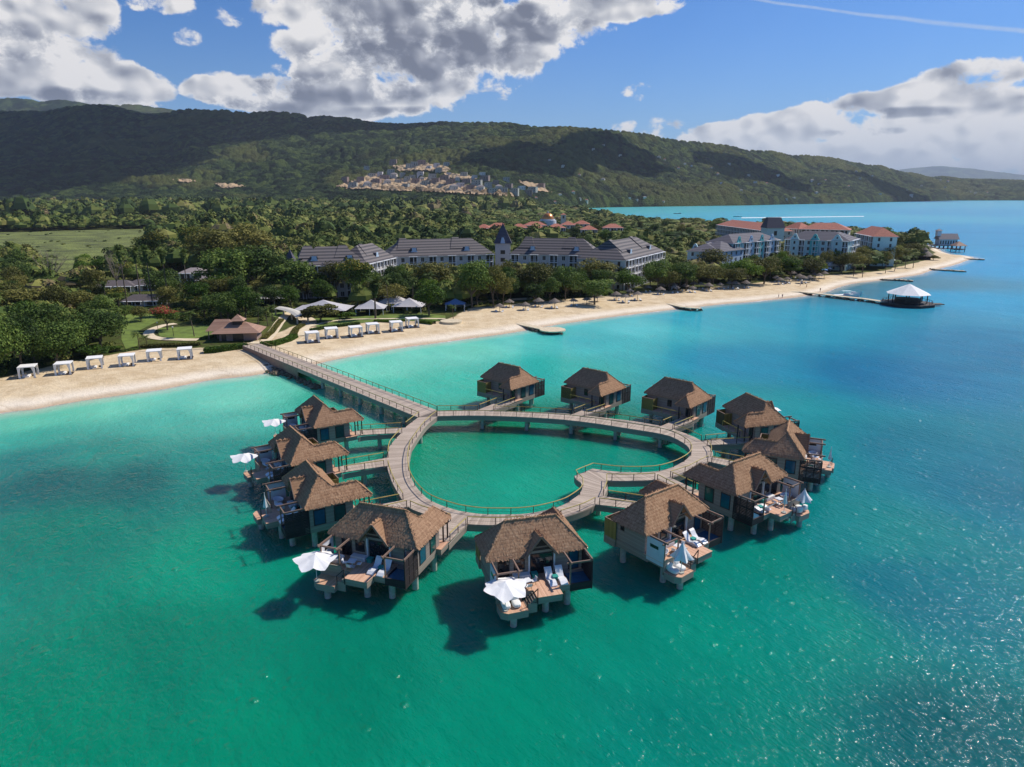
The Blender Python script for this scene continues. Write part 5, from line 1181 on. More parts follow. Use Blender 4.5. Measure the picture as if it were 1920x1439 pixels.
def block(name, p0, p1, depth, floors, fh, wall, roof, roofh, label, bays, seed=0, cat='hotel', group=None, dormers=0, gables=(), z0=1.3, sides=True):
    p0, p1 = Vector(p0), Vector(p1); L = (p1-p0).length; rz = math.atan2(p1.y-p0.y, p1.x-p0.x); t = tag(empty(name, (p0.x, p0.y, z0), rz), label, cat, group); H = floors*fh; FOOT.append((p0.x, p0.y, rz, L, depth))
    MB().box(0, L, 0, depth, -1.5, H).build('wall', M[wall], t)
    if roofh:
        v_, f_ = hip(L, depth, H+.02, roofh); rf_ = MB().add(v_, f_).build('roof', M[roof], t)
        MB().box(-.7, L+.7, -.7, depth+.7, H-.25, H).build('eave_band', M['white'], rf_)
    bw = L/bays
    for i in range(bays):
        for f in range(floors):
            xc = (i+.5)*bw; zf = f*fh
            if (i % 2 == 0 or bw > 5.5):
                o = MB().box(xc-bw*.36, xc+bw*.36, -.04, .3, zf+.15, zf+fh-.45).build('opening_shade', M['depth_shade'], t)  # dark box gives the balcony bay its shaded depth
                b_ = MB().box(xc-bw*.42, xc+bw*.42, -1.5, 0, zf-.12, zf+.08)
                for s_ in (-.42, 0, .42): b_.beam((xc+s_*bw*.97, -1.42, zf+.08), (xc+s_*bw*.97, -1.42, zf+fh-.12), .2)
                b_.box(xc-bw*.42, xc+bw*.42, -1.46, -1.4, zf+.9, zf+1.0)
                if f == floors-1: b_.box(xc-bw*.44, xc+bw*.44, -1.6, 0, zf+fh-.1, zf+fh+.12)
                b_.build('balcony', M['white'], t)
                MB().box(xc+bw*.05, xc+bw*.12, -.1, -.05, zf+.15, zf+fh-.5).build('door_frame', M['white'], o)
            else:
                o = MB().box(xc-.75, xc+.75, -.05, .1, zf+.9, zf+fh-.6).build('window', M['depth_shade'], t); MB().box(xc-.9, xc+.9, -.03, .02, zf+.75, zf+fh-.45).box(xc-.04, xc+.04, -.09, -.052, zf+.9, zf+fh-.6).build('frame', M['white'], o)
    if sides:
        for f in range(floors):
            for k in range(max(1, int(depth/4.5))):
                y_ = (k+.5)*depth/max(1, int(depth/4.5))
                for x_, q in ((0, -1), (L, 1)):
                    o = MB().box(min(x_, x_+q*.05), max(x_, x_+q*.05), y_-.6, y_+.6, f*fh+.9, f*fh+fh-.6).build('window', M['depth_shade'], t)
    for k in range(dormers if roofh > 6 else 0):
        xk = (k+.35)*L/dormers; MB().add([(xk-4,depth*.16,H+roofh*.42),(xk+4,depth*.16,H+roofh*.42),(xk+4,depth*.84,H+roofh*.42),(xk-4,depth*.84,H+roofh*.42),(xk-1.6,depth*.5,H+roofh*1.07),(xk+1.6,depth*.5,H+roofh*1.07)],[(0,1,5,4),(1,2,5),(2,3,4,5),(3,0,4)]).build('roof_peak', M[roof], t)
    for k in range(dormers):
        xd = (k+.5)*L/dormers; yd = depth*.12; zd = H+roofh*.30
        o = MB().prism([(xd-1.3,yd-.35),(xd+1.3,yd-.35),(xd+1.3,yd+3.2),(xd-1.3,yd+3.2)], zd-1.0, zd+1.5).build('dormer', M['slate2'], t)
        MB().add([(xd+dx*1.7,yd-.45,zd+dz*1.5-.3) for dx,dz in ((-1.15,-.8),(1.15,-.8),(.95,0),(.6,.5),(.55,1.3),(-.55,1.3),(-.6,.5),(-.95,0))],[tuple(range(8))]).build('dormer_face', M['dormerblue'], o)
    for xg, wg, mt in gables:
        n = 18; pts = [(-wg/2, 0), (-wg/2, H*.0+H)] ; prof = [(-wg/2,-H),(wg/2,-H),(wg/2,0),(wg*.42,.9),(wg*.30,1.5),(wg*.22,2.6),(wg*.12,3.3),(0,3.6),(-wg*.12,3.3),(-wg*.22,2.6),(-wg*.30,1.5),(-wg*.42,.9),(-wg/2,0)]
        vs = [(xg+a, -.5, H+b_) for a, b_ in prof] + [(xg+a, .2, H+b_) for a, b_ in prof]; m_ = len(prof)
        o = MB().add(vs, [tuple(range(m_)), tuple(reversed(range(m_, 2*m_)))] + [(i, m_+i, m_+(i+1) % m_, (i+1) % m_) for i in range(m_)]).build('gable', M[mt], t)
        for f in range(floors): MB().box(xg-.5, xg+.5, -.56, -.505, f*fh+1, f*fh+fh-.7).build('window', M['depth_shade'], o)
        MB().box(xg-.35, xg+.35, -.56, -.505, H+1.2, H+2.2).build('window', M['depth_shade'], o)
    return t
G_ = 'grey hotel wings with striped roofs'; FH = 3.4; ze = 1.3+4*FH
def eg(px, py, z=ze): return gp(px, py, z)
block('hotel_wing', eg(556, 500), eg(690, 496), 17, 4, FH, 'greywall', 'slate', 7.0, 'leftmost grey hotel wing with striped slate roof, near the white tents', 9, group=G_, dormers=2)
block('hotel_wing', eg(686, 496), eg(738, 484), 14, 4, FH, 'greywall', 'slate', 7.0, 'short grey hotel wing turned towards the beach beside the leftmost wing', 4, group=G_, dormers=1)
block('hotel_wing', eg(727, 483), eg(925, 477), 17, 4, FH, 'greywall', 'slate', 7.4, 'long grey hotel wing between the short wing and the striped spire', 11, group=G_, dormers=2)
block('hotel_wing', eg(957, 477), eg(1122, 480), 17, 4, FH, 'greywall', 'slate', 7.4, 'grey hotel wing right of the striped spire', 9, group=G_, dormers=2)
pR0, pR1 = eg(1172, 489), eg(1243, 472)
block('hotel_wing', pR0, pR1, 22, 4, FH, 'greywall', 'slate', 7.6, 'rightmost grey hotel wing with rows of open white balconies', 6, group=G_, dormers=2)
tw = tag(empty('tower', (*gp(943, 512, 2), 1.3)), 'square grey tower with tall dark striped spire between two hotel wings', 'tower')
MB().box(-4,4,-4,4,-1,16.5).build('wall', M['greywall'], tw); MB().add([(-4.8,-4.8,16.5),(4.8,-4.8,16.5),(4.8,4.8,16.5),(-4.8,4.8,16.5),(0,0,27)],[(0,1,4),(1,2,4),(2,3,4),(3,0,4),(3,2,1,0)]).build('spire', M['slate2'], tw)
MB().add([(-1.2,-4.9,16.6),(1.2,-4.9,16.6),(.8,-4.5,18.5),(.5,-4.4,19.6),(-.5,-4.4,19.6),(-.8,-4.5,18.5),(1,-3,16.6),(-1,-3,16.6),(.4,-3.5,19.5),(-.4,-3.5,19.5)],[(0,1,2,3,4,5),(1,6,8,3,2),(0,5,4,9,7),(3,8,9,4)]).build('dormer', M['dormerblue'], tw)
for zz_ in (3, 7, 11): MB().box(-1.2,1.2,-4.06,-3.9,zz_,zz_+2).build('window', M['depth_shade'], tw)
for px, py, lab, s_ in ((548, 528, 'small dark striped spire at the left end of the hotel', .62), (1175, 482, 'tiny dark spire behind the rightmost grey wing', .45)):
    o = tag(empty('spire', (*gp(px, py, 2), 1.3)), lab, 'spire'); o.scale = (s_,)*3
    MB().box(-4,4,-4,4,-1,15).build('wall', M['greywall'], o); MB().add([(-4.8,-4.8,15),(4.8,-4.8,15),(4.8,4.8,15),(-4.8,4.8,15),(0,0,26)],[(0,1,4),(1,2,4),(2,3,4),(3,0,4),(3,2,1,0)]).build('roof', M['slate2'], o)
B_G = 'blue hotel wings on the point'; zb = 1.3+5*3.3
a0, a1 = gp(1374, 457, zb), gp(1461, 450, zb)
L_ = math.dist(a0, a1)
block('hotel_block', a0, a1, 16, 5, 3.3, 'bluewall', 'slate2', 4.2, 'long pale blue hotel wing with curved gables and white balconies', 9, group=B_G, gables=[(L_*.12,4,'tealwall'),(L_*.37,4,'dormerblue'),(L_*.6,4,'tealwall'),(L_*.83,5,'dormerblue')], cat='hotel')
s0, s1 = gp(1300, 468, 15), gp(1349, 471, 15); L_ = math.dist(s0, s1)
block('hotel_block', s0, s1, 26, 4, 3.3, 'dormerblue', 'slate2', 4.5, 'low white hotel stub with dark slate roof at the left of the blue wing', 4, group=B_G, gables=[(1.2,5,'bluewall')])
block('hotel_block', gp(1349, 471, 15), gp(1374, 459, 15), 16, 4, 3.3, 'bluewall', 'slate2', 3.5, 'stepped blue hotel link with slanted white balcony walls', 4, group=B_G)
b0, b1 = gp(1472, 449, zb), gp(1592, 453, zb); L_ = math.dist(b0, b1)
block('hotel_block', b0, b1, 17, 5, 3.3, 'bluewall', 'slate2', 4.6, 'second blue hotel wing with three curved teal gables facing the beach', 9, group=B_G, gables=[(L_*.16,5,'bluewall'),(L_*.48,5,'tealwall'),(L_*.82,6,'bluewall')])
block('hotel_block', gp(1593, 452, zb), gp(1609, 448, zb), 17, 5, 3.3, 'dormerblue', 'slate2', 4.0, 'narrow white end block at the right of the second blue wing', 2, group=B_G)
tb = tag(empty('tower_block', (*gp(1447, 478, 2), 1.3)), 'tall blue corner tower with dark mansard roof at the end of the long wing', 'tower'); MB().box(-6,6,-3,9,-1,19).build('wall', M['bluewall'], tb)
MB().add([(-6.5,-3.5,19),(6.5,-3.5,19),(6.5,9.5,19),(-6.5,9.5,19),(-4.5,1,26),(4.5,1,26),(4.5,5,26),(-4.5,5,26)],[(0,1,5,4),(1,2,6,5),(2,3,7,6),(3,0,4,7),(4,5,6,7),(3,2,1,0)]).build('roof', M['slate2'], tb)
MB().box(-1,1,-3.08,-2.95,14,17).build('window', M['depth_shade'], tb)
RG = 'red-roofed hotel buildings on the point'
for px0, py0, px1, py1, fl, wl, lab, dp in ((1345,422,1438,434,4,'cream','long cream building with red tiled roof behind the long blue wing',20), (1470,428,1498,430,4,'cream','small pale house with red hip roof between the two long red roofs',14), (1502,430,1592,432,4,'cream','cream building with wide red roof behind the second blue wing',20), (1606,438,1638,444,5,'bluewall','blue-walled building with stepped red roofs at the right end',13)):
    z_ = 1.3+fl*3.5; L_ = math.dist(gp(px0, py0, z_), gp(px1, py1, z_)); block('tiled_building', gp(px0, py0, z_), gp(px1, py1, z_), dp, fl, 3.5, wl, 'redroof', 5.0, lab, max(3, int(L_/7)), cat='building', group=RG)
PG = 'low pink-roofed buildings behind the grey hotel'
for i, (px, py, w_, lab) in enumerate(((905,447,14,'far left'), (935,444,20,'second from the left'), (975,446,16,'before the copper dome on the left'), (1005,441,22,'just left of the copper dome'), (1010,448,14,'below the copper dome'), (1045,446,16,'right of the copper dome'), (1065,440,14,'by the cream bell tower'), (1090,438,16,'right of the bell tower'), (1105,450,14,'nearest the balcony wing'), (1150,446,18,'half hidden by trees at the right'))):
    x, y = gp(px, py-10, 8); block('low_building', (x-w_/2, y), (x+w_/2, y+random.uniform(-3, 3)), 13, 3, 3.6, 'cream', 'redroof', 3.6, 'low building with pink tiled roof, ' + lab, 3, cat='building', group=PG, sides=False)
M['copper'] = m_plain('copper', srgb(206, 132, 70), .3, .1, metal=.6)
dm = tag(empty('domed_pavilion', (*gp(1027, 425, 6), 4.5)), 'round white pavilion under a copper orange dome', 'pavilion'); MB().cyl(0,0,-1,8.5,10,n=28).cyl(0,0,8.5,10,8.6,n=28).build('drum', M['whitewall'], dm)
mb = MB(); n = 24
for k in range(8):
    a, b_ = k/8*math.pi/2, (k+1)/8*math.pi/2; mb.cyl(0,0,10+7*math.sin(a),10+7*math.sin(b_),7*math.cos(a),max(.05,7*math.cos(b_)),n=n,cap=False)
mb.build('dome', M['copper'], dm); MB().cyl(0,0,17,18.5,.8,n=8).cyl(0,0,18.5,20,.3,.05,n=8).build('finial', M['whitewall'], dm)
bt = tag(empty('bell_tower', (*gp(1056, 422, 6), 1.3)), 'slim cream bell tower right of the copper dome', 'tower'); MB().box(-3,3,-3,3,-1,17).build('wall', M['cream'], bt); MB().add([(-3.6,-3.6,17),(3.6,-3.6,17),(3.6,3.6,17),(-3.6,3.6,17),(0,0,19)],[(0,1,4),(1,2,4),(2,3,4),(3,0,4),(3,2,1,0)]).build('roof', M['redroof'], bt); MB().box(-1,1,-3.06,-2.9,12.5,15.5).build('window', M['depth_shade'], bt)
# garden roofs at the left
M['darkroof'] = m_plain('dark_shingle', srgb(92, 84, 84), .8, .15)
for px, py, w_, dp, hh, rf_, lab in ((212,548,16,9,3,'darkroof','low dark roof at the left of the garden buildings'), (262,546,14,9,3,'darkroof','low dark roof in the middle of the garden buildings'), (268,574,15,6,2.4,'darkroof','low dark shelter roof near the lawn'), (360,530,12,9,5,'flatroof','pale house behind the fifth tall palm'), (385,540,8,6,4,'flatroof','white canopy roof right of the garden house')):
    x, y = gp(px, py, 2); block('garden_building', (x-w_/2, y), (x+w_/2, y+2), dp, 1, hh, 'cream', rf_, 2.2, lab, 2, cat='building', group='buildings in the left garden', sides=False)

# thatched beach pavilion
pv = tag(empty('beach_pavilion', (*gp(447, 640, 1.5), 1.4), R(8)), 'brown shingle-roofed beach pavilion with a small cupola at the head of the pier', 'pavilion')
M['shingle'] = m_planks('brown_shingle', srgb(128, 94, 78), srgb(172, 136, 114), .4, 2); M['brownwall'] = m_plain('taupe_render', srgb(150, 128, 118), .85, .08)
MB().box(-5,5.5,-1,5.5,-1,3.0).build('wall', M['brownwall'], pv)
v_, f_ = hip(12, 8, 2.9, 2.6, .9); MB().add([(a-6.0, b_-2, c) for a, b_, c in v_], f_).build('roof', M['shingle'], pv)
v_, f_ = hip(7, 6, 2.92, 2.9, .6, .6); MB().add([(a-8.8, b_+2.2, c) for a, b_, c in v_], f_).build('side_roof', M['shingle'], pv)
cu = MB().box(-1.3,1.3,.7,3.3,4.6,6.0).build('cupola', M['dark'], pv); MB().add([(-2,0,5.95),(2,0,5.95),(2,4,5.95),(-2,4,5.95),(0,2,7.7)],[(0,1,4),(1,2,4),(2,3,4),(3,0,4),(3,2,1,0)]).build('roof', M['shingle'], cu)
MB().box(-1.2,1.8,-1.06,-.9,0,2.5).build('doorway', M['depth_shade'], pv); MB().box(-4.3,-3,-1.06,-.9,0,2.3).build('doorway', M['depth_shade'], pv)
for a in (-8.6,-6.2): MB().beam((a,2,0),(a,2,3),.2).build('post', M['brownwall'], pv)
# curved arbor
ar = tag(empty('arbor', (0, 0, 1.4)), 'curved walkway arbor with a pale arched roof and stone columns', 'arbor'); P_ = smooth([gp(a, b_, 4.2) for a, b_ in [(524,577),(540,580),(556,586),(567,594)]], 4)
mb = MB(); n = len(P_)
vs = []; 
for i, p_ in enumerate(P_):
    a, b_ = P_[max(0,i-1)], P_[min(n-1,i+1)]; d_ = math.dist(a, b_); nx, ny = -(b_[1]-a[1])/d_, (b_[0]-a[0])/d_
    for u, zz_ in ((-2,2.6),(-1,3.05),(0,3.2),(1,3.05),(2,2.6)): vs.append((p_[0]+nx*u, p_[1]+ny*u, zz_))
    if i % 4 == 0:
        for u in (-1.7, 1.7): MB().beam((p_[0]+nx*u, p_[1]+ny*u, -.5), (p_[0]+nx*u, p_[1]+ny*u, 2.7), .45).build('column', M['stone'], ar)
mb.add(vs, [(i*5+k, i*5+k+1, i*5+k+6, i*5+k+5) for i in range(n-1) for k in range(4)]).build('roof', M['cream'], ar)
# white tents
M['tent'] = m_plain('pale_tent_cloth', srgb(184, 180, 182), .8, .05); M['tentblue'] = m_plain('blue_tent_cloth', srgb(96, 124, 160), .8, .05)
def tent(px, py, w_, dp, h, hr, m, lab, posts=True):
    x, y = gp(px, py, 1.5); HP.append((x, y, w_*.75)); t = tag(empty('tent', (x, y, 1.4), R(random.uniform(-6, 6))), lab, 'tent', 'hip-roofed tents before the hotel')
    n = 10; vs, fs = [], []
    for j in range(n+1):
        k = 1-j/n; zz_ = h + hr*(1-k)**1.25
        for sx, sy in ((-1,-1),(1,-1),(1,1),(-1,1)): vs.append((sx*w_/2*k, sy*dp/2*k, zz_))
    for j in range(n):
        for i in range(4): fs.append((j*4+i, j*4+(i+1) % 4, (j+1)*4+(i+1) % 4, (j+1)*4+i))
    MB().add(vs, fs).build('canopy', m, t)
    for sx in (-1, 0, 1):
        for sy in (-1, 1): MB().beam((sx*w_*.45, sy*dp*.45, -.5), (sx*w_*.45, sy*dp*.45, h+.05), .18).build('post', M['white'], t)
tent(608, 592, 19, 12, 2.8, 2.9, M['tent'], 'largest white tent, left of the fan palm behind a wide shrub')
tent(697, 590, 10.5, 9, 2.8, 2.6, M['tent'], 'white tent right beside the fan palm'); tent(738, 580, 12, 9, 2.8, 3.0, M['tent'], 'white tent behind the two front tents'); tent(768, 586, 11, 9, 2.8, 2.6, M['tent'], 'white tent right of the fan palm')
tent(520, 572, 13, 9, 3.2, 2.6, M['tent'], 'white tent at the left end of the hotel under dark trees'); tent(700, 570, 12, 9, 3.4, 3.0, M['tent'], 'white tent just behind the fan palm crown'); tent(854, 583, 7.5, 6, 2.8, 1.8, M['tentblue'], 'small blue-roofed gazebo tent at the beach edge')
tent(1552, 508, 14, 9, 3, 3, M['canvas'], 'bright white tent among trees before the second blue wing'); tent(1505, 505, 9, 7, 3, 1.6, M['canvas'], 'low white canopy by the pool of the blue hotel'); tent(1655, 495, 14, 8, 2.6, 1.8, M['canvas'], 'low white canopy on the terrace of the point')

# cabanas
def make_cabana():
    t = empty('cabana'); MB().box(-1.6,1.6,-1.6,1.6,2.45,2.62).build('canopy', M['canvas'], t)
    for a in (-1, 1):
        for b_ in (-1, 1):
            MB().beam((a*1.5,b_*1.5,0),(a*1.5,b_*1.5,2.5),.13).build('post', M['white'], t)
            mb = MB(); n = 7; vs = []
            for j in range(n):
                z_ = 2.45-2.35*j/(n-1); w_ = .62-.34*math.sin(math.pi*min(1, j/(n-1)*.8)); vs += [(a*1.5, b_*1.55, z_), (a*(1.5-w_*.5), b_*(1.55+.05), z_), (a*(1.5-w_), b_*1.5, z_)]
            mb.add(vs, [(3*j+k, 3*j+k+1, 3*j+k+4, 3*j+k+3) for j in range(n-1) for k in range(2)]).build('curtain', M['canvas'], t)
    MB().box(-1.9,1.7,-1.9,1.7,-.2,.14).build('platform', M['dark'], t); MB().box(-1.1,.2,-.9,.9,.14,.5).build('daybed', M['canvas'], t); MB().box(.6,1.1,-.2,.3,.14,.55).build('stool', M['bark'], t)
    return t
cb = make_cabana(); first = True
CB = [(55,711,'leftmost'),(122,705,'second from the left'),(180,694,'third from the left'),(240,689,'fourth from the left'),(291,680,'fifth from the left'),(348,676,'sixth, nearest the pavilion'),
      (586,645,'leftmost'),(622,637,'second from the left'),(667,634,'third from the left'),(699,628,'fourth from the left'),(743,624,'fifth from the left'),(773,617,'last, by the bright hedge')]
for i, (px, py, lab) in enumerate(CB):
    s_ = 1.08 if i < 6 else 1.15; l_ = 'white draped square cabana, %s in the row %s of the pier' % (lab, 'left' if i < 6 else 'right'); loc = (*gp(px, py-3, 1.5), 1.55)
    if i == 0: cb.location = loc; cb.rotation_euler = (0, 0, R(22)); cb.scale = (s_,)*3; tag(cb, l_, 'cabana', 'white cabanas on the beach'); tr_ = [(c, []) for c in kids(cb)]
    else: copy_thing(cb, loc, R(22+random.uniform(-3, 3)), l_, s_, tree=tr_)
# thatched beach umbrellas
def make_palapa():
    t = empty('thatched_umbrella'); mb = MB(); rnd = random.Random(4)
    mb.cyl(0,0,2.15,3.1,1.75,.15,n=14)
    for i in range(240):
        a = rnd.uniform(0, 6.28); u = rnd.uniform(.1, 1); r0, r1 = 1.75*(u), 1.75*(u)+.35; z0_ = 3.15-.95*u; d_ = Vector((math.cos(a), math.sin(a), 0)); s_ = Vector((-d_.y, d_.x, 0))*.12
        mb.add([d_*r0+Vector((0,0,z0_))-s_, d_*r0+Vector((0,0,z0_))+s_, d_*r1+Vector((0,0,z0_-.3))+s_, d_*r1+Vector((0,0,z0_-.3))-s_], [(0,1,2,3)])
    mb.build('canopy', M['palapa'], t); MB().cyl(0,0,-.4,2.9,.08,n=8).build('pole', M['bark'], t)
    return t
M['palapa'] = m_plain('grey_palm_thatch', srgb(122, 110, 100), .95, .3, 3.0)
pp = make_palapa(); pl0 = True; tr_ = [(c, []) for c in kids(pp)]
PALA = [(937,585),(955,577),(985,582),(1010,576),(1040,578),(1075,574),(1155,563),(1172,567),(1195,563),(1180,556),(1215,548),(1238,553),(1240,545),(1262,543),(1265,550),(1284,546),(1298,549),(1300,541),(1313,543),(1328,546),(1350,543),(1368,541),(1378,542),(1398,541),
        (1455,530),(1462,534),(1475,532),(1486,522),(1498,527),(1505,531),(1517,529),(1525,524),(1535,526),(1545,522),(1120,566),(1100,572)]
for i, (px, py) in enumerate(PALA):
    loc = (*gp(px, py, 1.6), 1.6); l_ = 'round grey thatched beach umbrella in the row along the back of the long right beach'
    o = pp if i == 0 else copy_thing(pp, loc, random.uniform(0, 6), l_, random.uniform(.95, 1.2), tree=tr_)
    if i == 0: pp.location = loc; tag(pp, l_, 'beach umbrella', 'thatched umbrellas on the right beach')
# beach loungers in the shade
bl = empty('beach_lounger'); MB().box(-.9,.4,-.33,.33,.25,.33).build('seat', M['white'], bl); MB().add([(.4,-.33,.3),(.4,.33,.3),(1.0,.33,.75),(1.0,-.33,.75)],[(0,1,2,3)]).build('backrest', M['white'], bl); MB().box(-.8,.7,-.28,.28,0,.24).build('frame', M['dark'], bl)
tr_ = [(c, []) for c in kids(bl)]
for i, (px, py) in enumerate([q for q in PALA for _ in (0, 1)][:60]):
    x, y = gp(px, py, 1.6); x += (-1.1 if i % 2 else 1.1)+random.uniform(-.3, .3); y -= 1.4; loc = (x, y, 1.62); l_ = 'white beach lounger beside a thatched umbrella on the right beach'
    if i == 0: bl.location = loc; tag(bl, l_, 'lounger', 'beach loungers under the thatched umbrellas'); bl.rotation_euler = (0, 0, 1.3)
    else: copy_thing(bl, loc, random.uniform(1.0, 1.8), l_, 1.0, tree=tr_)
M['blueumb'] = m_plain('blue_canvas', srgb(20, 110, 190), .7, .05)
for i, (px, py, lab) in enumerate(((1545,514,'left'), (1552,511,'middle'), (1570,508,'right'), (1580,506,'far right'))):
    o = tag(empty('beach_umbrella', (*gp(px, py, 1.6), 1.6)), 'bright blue beach umbrella, %s of the group near the white tent' % lab, 'beach umbrella', 'blue beach umbrellas')
    MB().cyl(0,0,2.2,2.9,1.9,.05,n=8).build('canopy', M['blueumb'], o); MB().cyl(0,0,-.3,2.9,.05,n=6).build('pole', M['white'], o)

# docks / groynes
def groyne(pts, w_, lab, z1=1.1):
    P_ = [gp(a, b_, z1) for a, b_ in pts]; t = tag(empty('stone_jetty'), lab, 'jetty', 'stone jetties along the beach'); r_ = resample(P_, 14)
    wall_strip('paving', r_, z1-.3, z1, w_, M['stone'], t); mb = MB(); rnd = random.Random(int(abs(P_[0][0])))
    for i in range(90):
        k = rnd.random(); a = r_[min(13, int(k*14))]; x, y = a[0]+rnd.uniform(-1, 1)*w_*.75, a[1]+rnd.uniform(-1, 1)*w_*.75; s_ = rnd.uniform(.4, .9); z_ = rnd.uniform(-.2, .55)
        mb.add([(x-s_,y-s_*.6,z_-s_*.5),(x+s_*.8,y-s_,z_-s_*.4),(x+s_,y+s_*.7,z_-.3),(x-s_*.7,y+s_,z_-.4),(x-s_*.4,y-s_*.3,z_+s_*.4),(x+s_*.5,y-s_*.4,z_+s_*.35),(x+s_*.4,y+s_*.5,z_+s_*.4),(x-s_*.5,y+s_*.4,z_+s_*.3)],[(4,5,6,7),(0,1,5,4),(1,2,6,5),(2,3,7,6),(3,0,4,7)])
    mb.build('rubble', M['rock'], t); return t
g1_ = groyne([(972,606),(990,610),(1018,616),(1046,621)], 3.2, 'pale stone jetty with a round end below the round dark tree')
MB().cyl(*gp(1036,618,1.1), .8, 1.14, 4.2, n=20).build('round_end', M['stone'], g1_)
groyne([(1240,567),(1262,571),(1285,576),(1313,578)], 2.6, 'short pale stone jetty left of the long pier to the gazebo')
groyne([(1455,546),(1500,547),(1540,551),(1580,556),(1620,560),(1660,566)], 2.8, 'long rocky jetty leading out to the white-roofed gazebo')
groyne([(1655,523),(1680,524),(1712,526)], 2.2, 'low rocky jetty in the shallow bay behind the gazebo', .7); groyne([(1745,504),(1775,506),(1808,508)], 2.4, 'rocky jetty off the sandy point', .7); groyne([(1795,484),(1820,485),(1846,486)], 2.4, 'outermost rocky jetty at the tip of the point', .7)
# gazebo
gz = tag(empty('gazebo', (*gp(1700, 572, 0), 0)), 'dark eight-sided gazebo with bright white pyramid roof at the end of the long jetty', 'gazebo')
MB().cyl(0,0,-.8,1.0,10.0,n=8).build('deck', M['dark'], gz); mb = MB(); mb.cyl(0,0,4.6,8.4,8.2,.1,n=8); mb.build('roof', M['canvas'], gz)
for i in range(8):
    a = 6.2832*i/8+.2; MB().beam((6.8*math.cos(a),6.8*math.sin(a),1),(6.8*math.cos(a),6.8*math.sin(a),4.8),.3).build('post', M['dark'], gz)
mb = MB(); mb.tube([(8.9*math.cos(6.2832*i/24), 8.9*math.sin(6.2832*i/24), 2.0) for i in range(25)], .07, 4)
for i in range(24): mb.beam((8.9*math.cos(6.2832*i/24), 8.9*math.sin(6.2832*i/24), 1.0),(8.9*math.cos(6.2832*i/24), 8.9*math.sin(6.2832*i/24), 2.0),.1)
mb.build('railing', M['dark'], gz); MB().cyl(0,0,1,2.6,4.6,n=16).build('bar_counter', M['dark'], gz); MB().box(8,13,-3.5,-.5,.5,.8).build('landing', M['bark'], gz)
# chapel over the water, small hut
ch = tag(empty('water_chapel', (*gp(1772, 466, 0), 0), R(-4)), 'white wooden chapel on stilts over the water with grey roof and short bell turret', 'chapel')
MB().box(-12,14,-6,8,2.2,2.8).build('deck', M['fascia'], ch); MB().box(-7,7,-3.5,3.5,2.8,7.6).build('wall', M['whitewall'], ch); MB().add([(-8,-4.6,7.4),(8,-4.6,7.4),(8,4.6,7.4),(-8,4.6,7.4),(-8,0,11.8),(8,0,11.8)],[(0,1,5,4),(2,3,4,5),(1,2,5),(3,0,4)]).build('roof', M['flatroof'], ch)
be = MB().box(-8.6,-5.6,-1.8,1.8,10,14).build('bell_turret', M['whitewall'], ch); MB().add([(-9.4,-2.6,14),(-4.8,-2.6,14),(-4.8,2.6,14),(-9.4,2.6,14),(-7.1,0,15.6)],[(0,1,4),(1,2,4),(2,3,4),(3,0,4)]).build('roof', M['flatroof'], be)
for i in range(7): MB().box(-6+2*i-.5,-6+2*i+.5,-3.56,-3.45,3.6,6.4).build('window', M['depth_shade'], ch)
for i in range(8):
    for yy in (-5, 7): MB().cyl(-11+3.4*i, yy, -2, 2.3, .3, n=8).build('stilt', M['dark'], ch)
hu = tag(empty('thatched_hut', (*gp(1795, 473, 0), 0)), 'small open hut with pointed thatched roof on stilts beside the chapel', 'hut'); MB().box(-3.6,3.6,-3.6,3.6,1.8,2.2).build('deck', M['dark'], hu); MB().add([(-4.4,-4.4,4.8),(4.4,-4.4,4.8),(4.4,4.4,4.8),(-4.4,4.4,4.8),(0,0,8.2)],[(0,1,4),(1,2,4),(2,3,4),(3,0,4)]).build('roof', M['shingle'], hu)
for a in (-3.3, 3.3):
    for b_ in (-3.3, 3.3): MB().beam((a,b_,-2),(a,b_,5),.3).build('post', M['dark'], hu)
wk = tag(MB().beam((*gp(1728, 461, 2.4), 2.4), (*gp(1752, 464, 2.4), 2.4), 2.2, .4).build('boardwalk', M['fascia']), 'short grey boardwalk from the point to the white chapel', 'walkway')
h2 = tag(empty('thatched_hut', (*gp(1731, 487, 1.5), 1.4)), 'round dark thatched beach hut standing on the sand of the point', 'hut'); MB().cyl(0,0,2.6,6.4,6.2,1.2,n=16).cyl(0,0,6.4,8.2,2.4,.2,n=12).build('roof', M['palapa'], h2); MB().cyl(0,0,-.5,2.7,4.2,n=14).build('wall', M['dark'], h2)
# boats
def boat(px, py, L_, lab, mt, rz=0, sc_=1, kind='boat', canopy=False):
    t = tag(empty(kind, (*gp(px, py, 0), 0), rz), lab, 'boat'); n = 9; vs, fs = [], []
    for i in range(n):
        u = i/(n-1); w_ = L_*.14*math.sin(math.pi*min(1, .18+u*.82))**.6*(1 if u < .97 else .2)
        if u > .6: w_ *= (1-((u-.6)/.4)**2*.9)
        sh_ = .9+.7*u*u; x = (u-.5)*L_; vs += [(x,-w_,sh_),(x,-w_*.6,-.3),(x,w_*.6,-.3),(x,w_,sh_),(x,0,.45)]
    for i in range(n-1):
        for k in ((0,1),(1,2),(2,3),(3,4),(4,0)): fs.append((i*5+k[0], i*5+k[1], (i+1)*5+k[1], (i+1)*5+k[0]))
    fs += [(0,4,3,2,1), tuple((n-1)*5+k for k in (0,1,2,3,4))]
    MB().add(vs, fs).build('hull', M[mt], t); MB().box(-L_*.12,L_*.1,-L_*.07,L_*.07,.5,1.5).build('cabin' if canopy else 'seat', M['whitewall'], t)
    if canopy: MB().box(-L_*.2,L_*.14,-L_*.1,L_*.1,2.5,2.6).build('canopy', M['bluewall'], t)
    return t
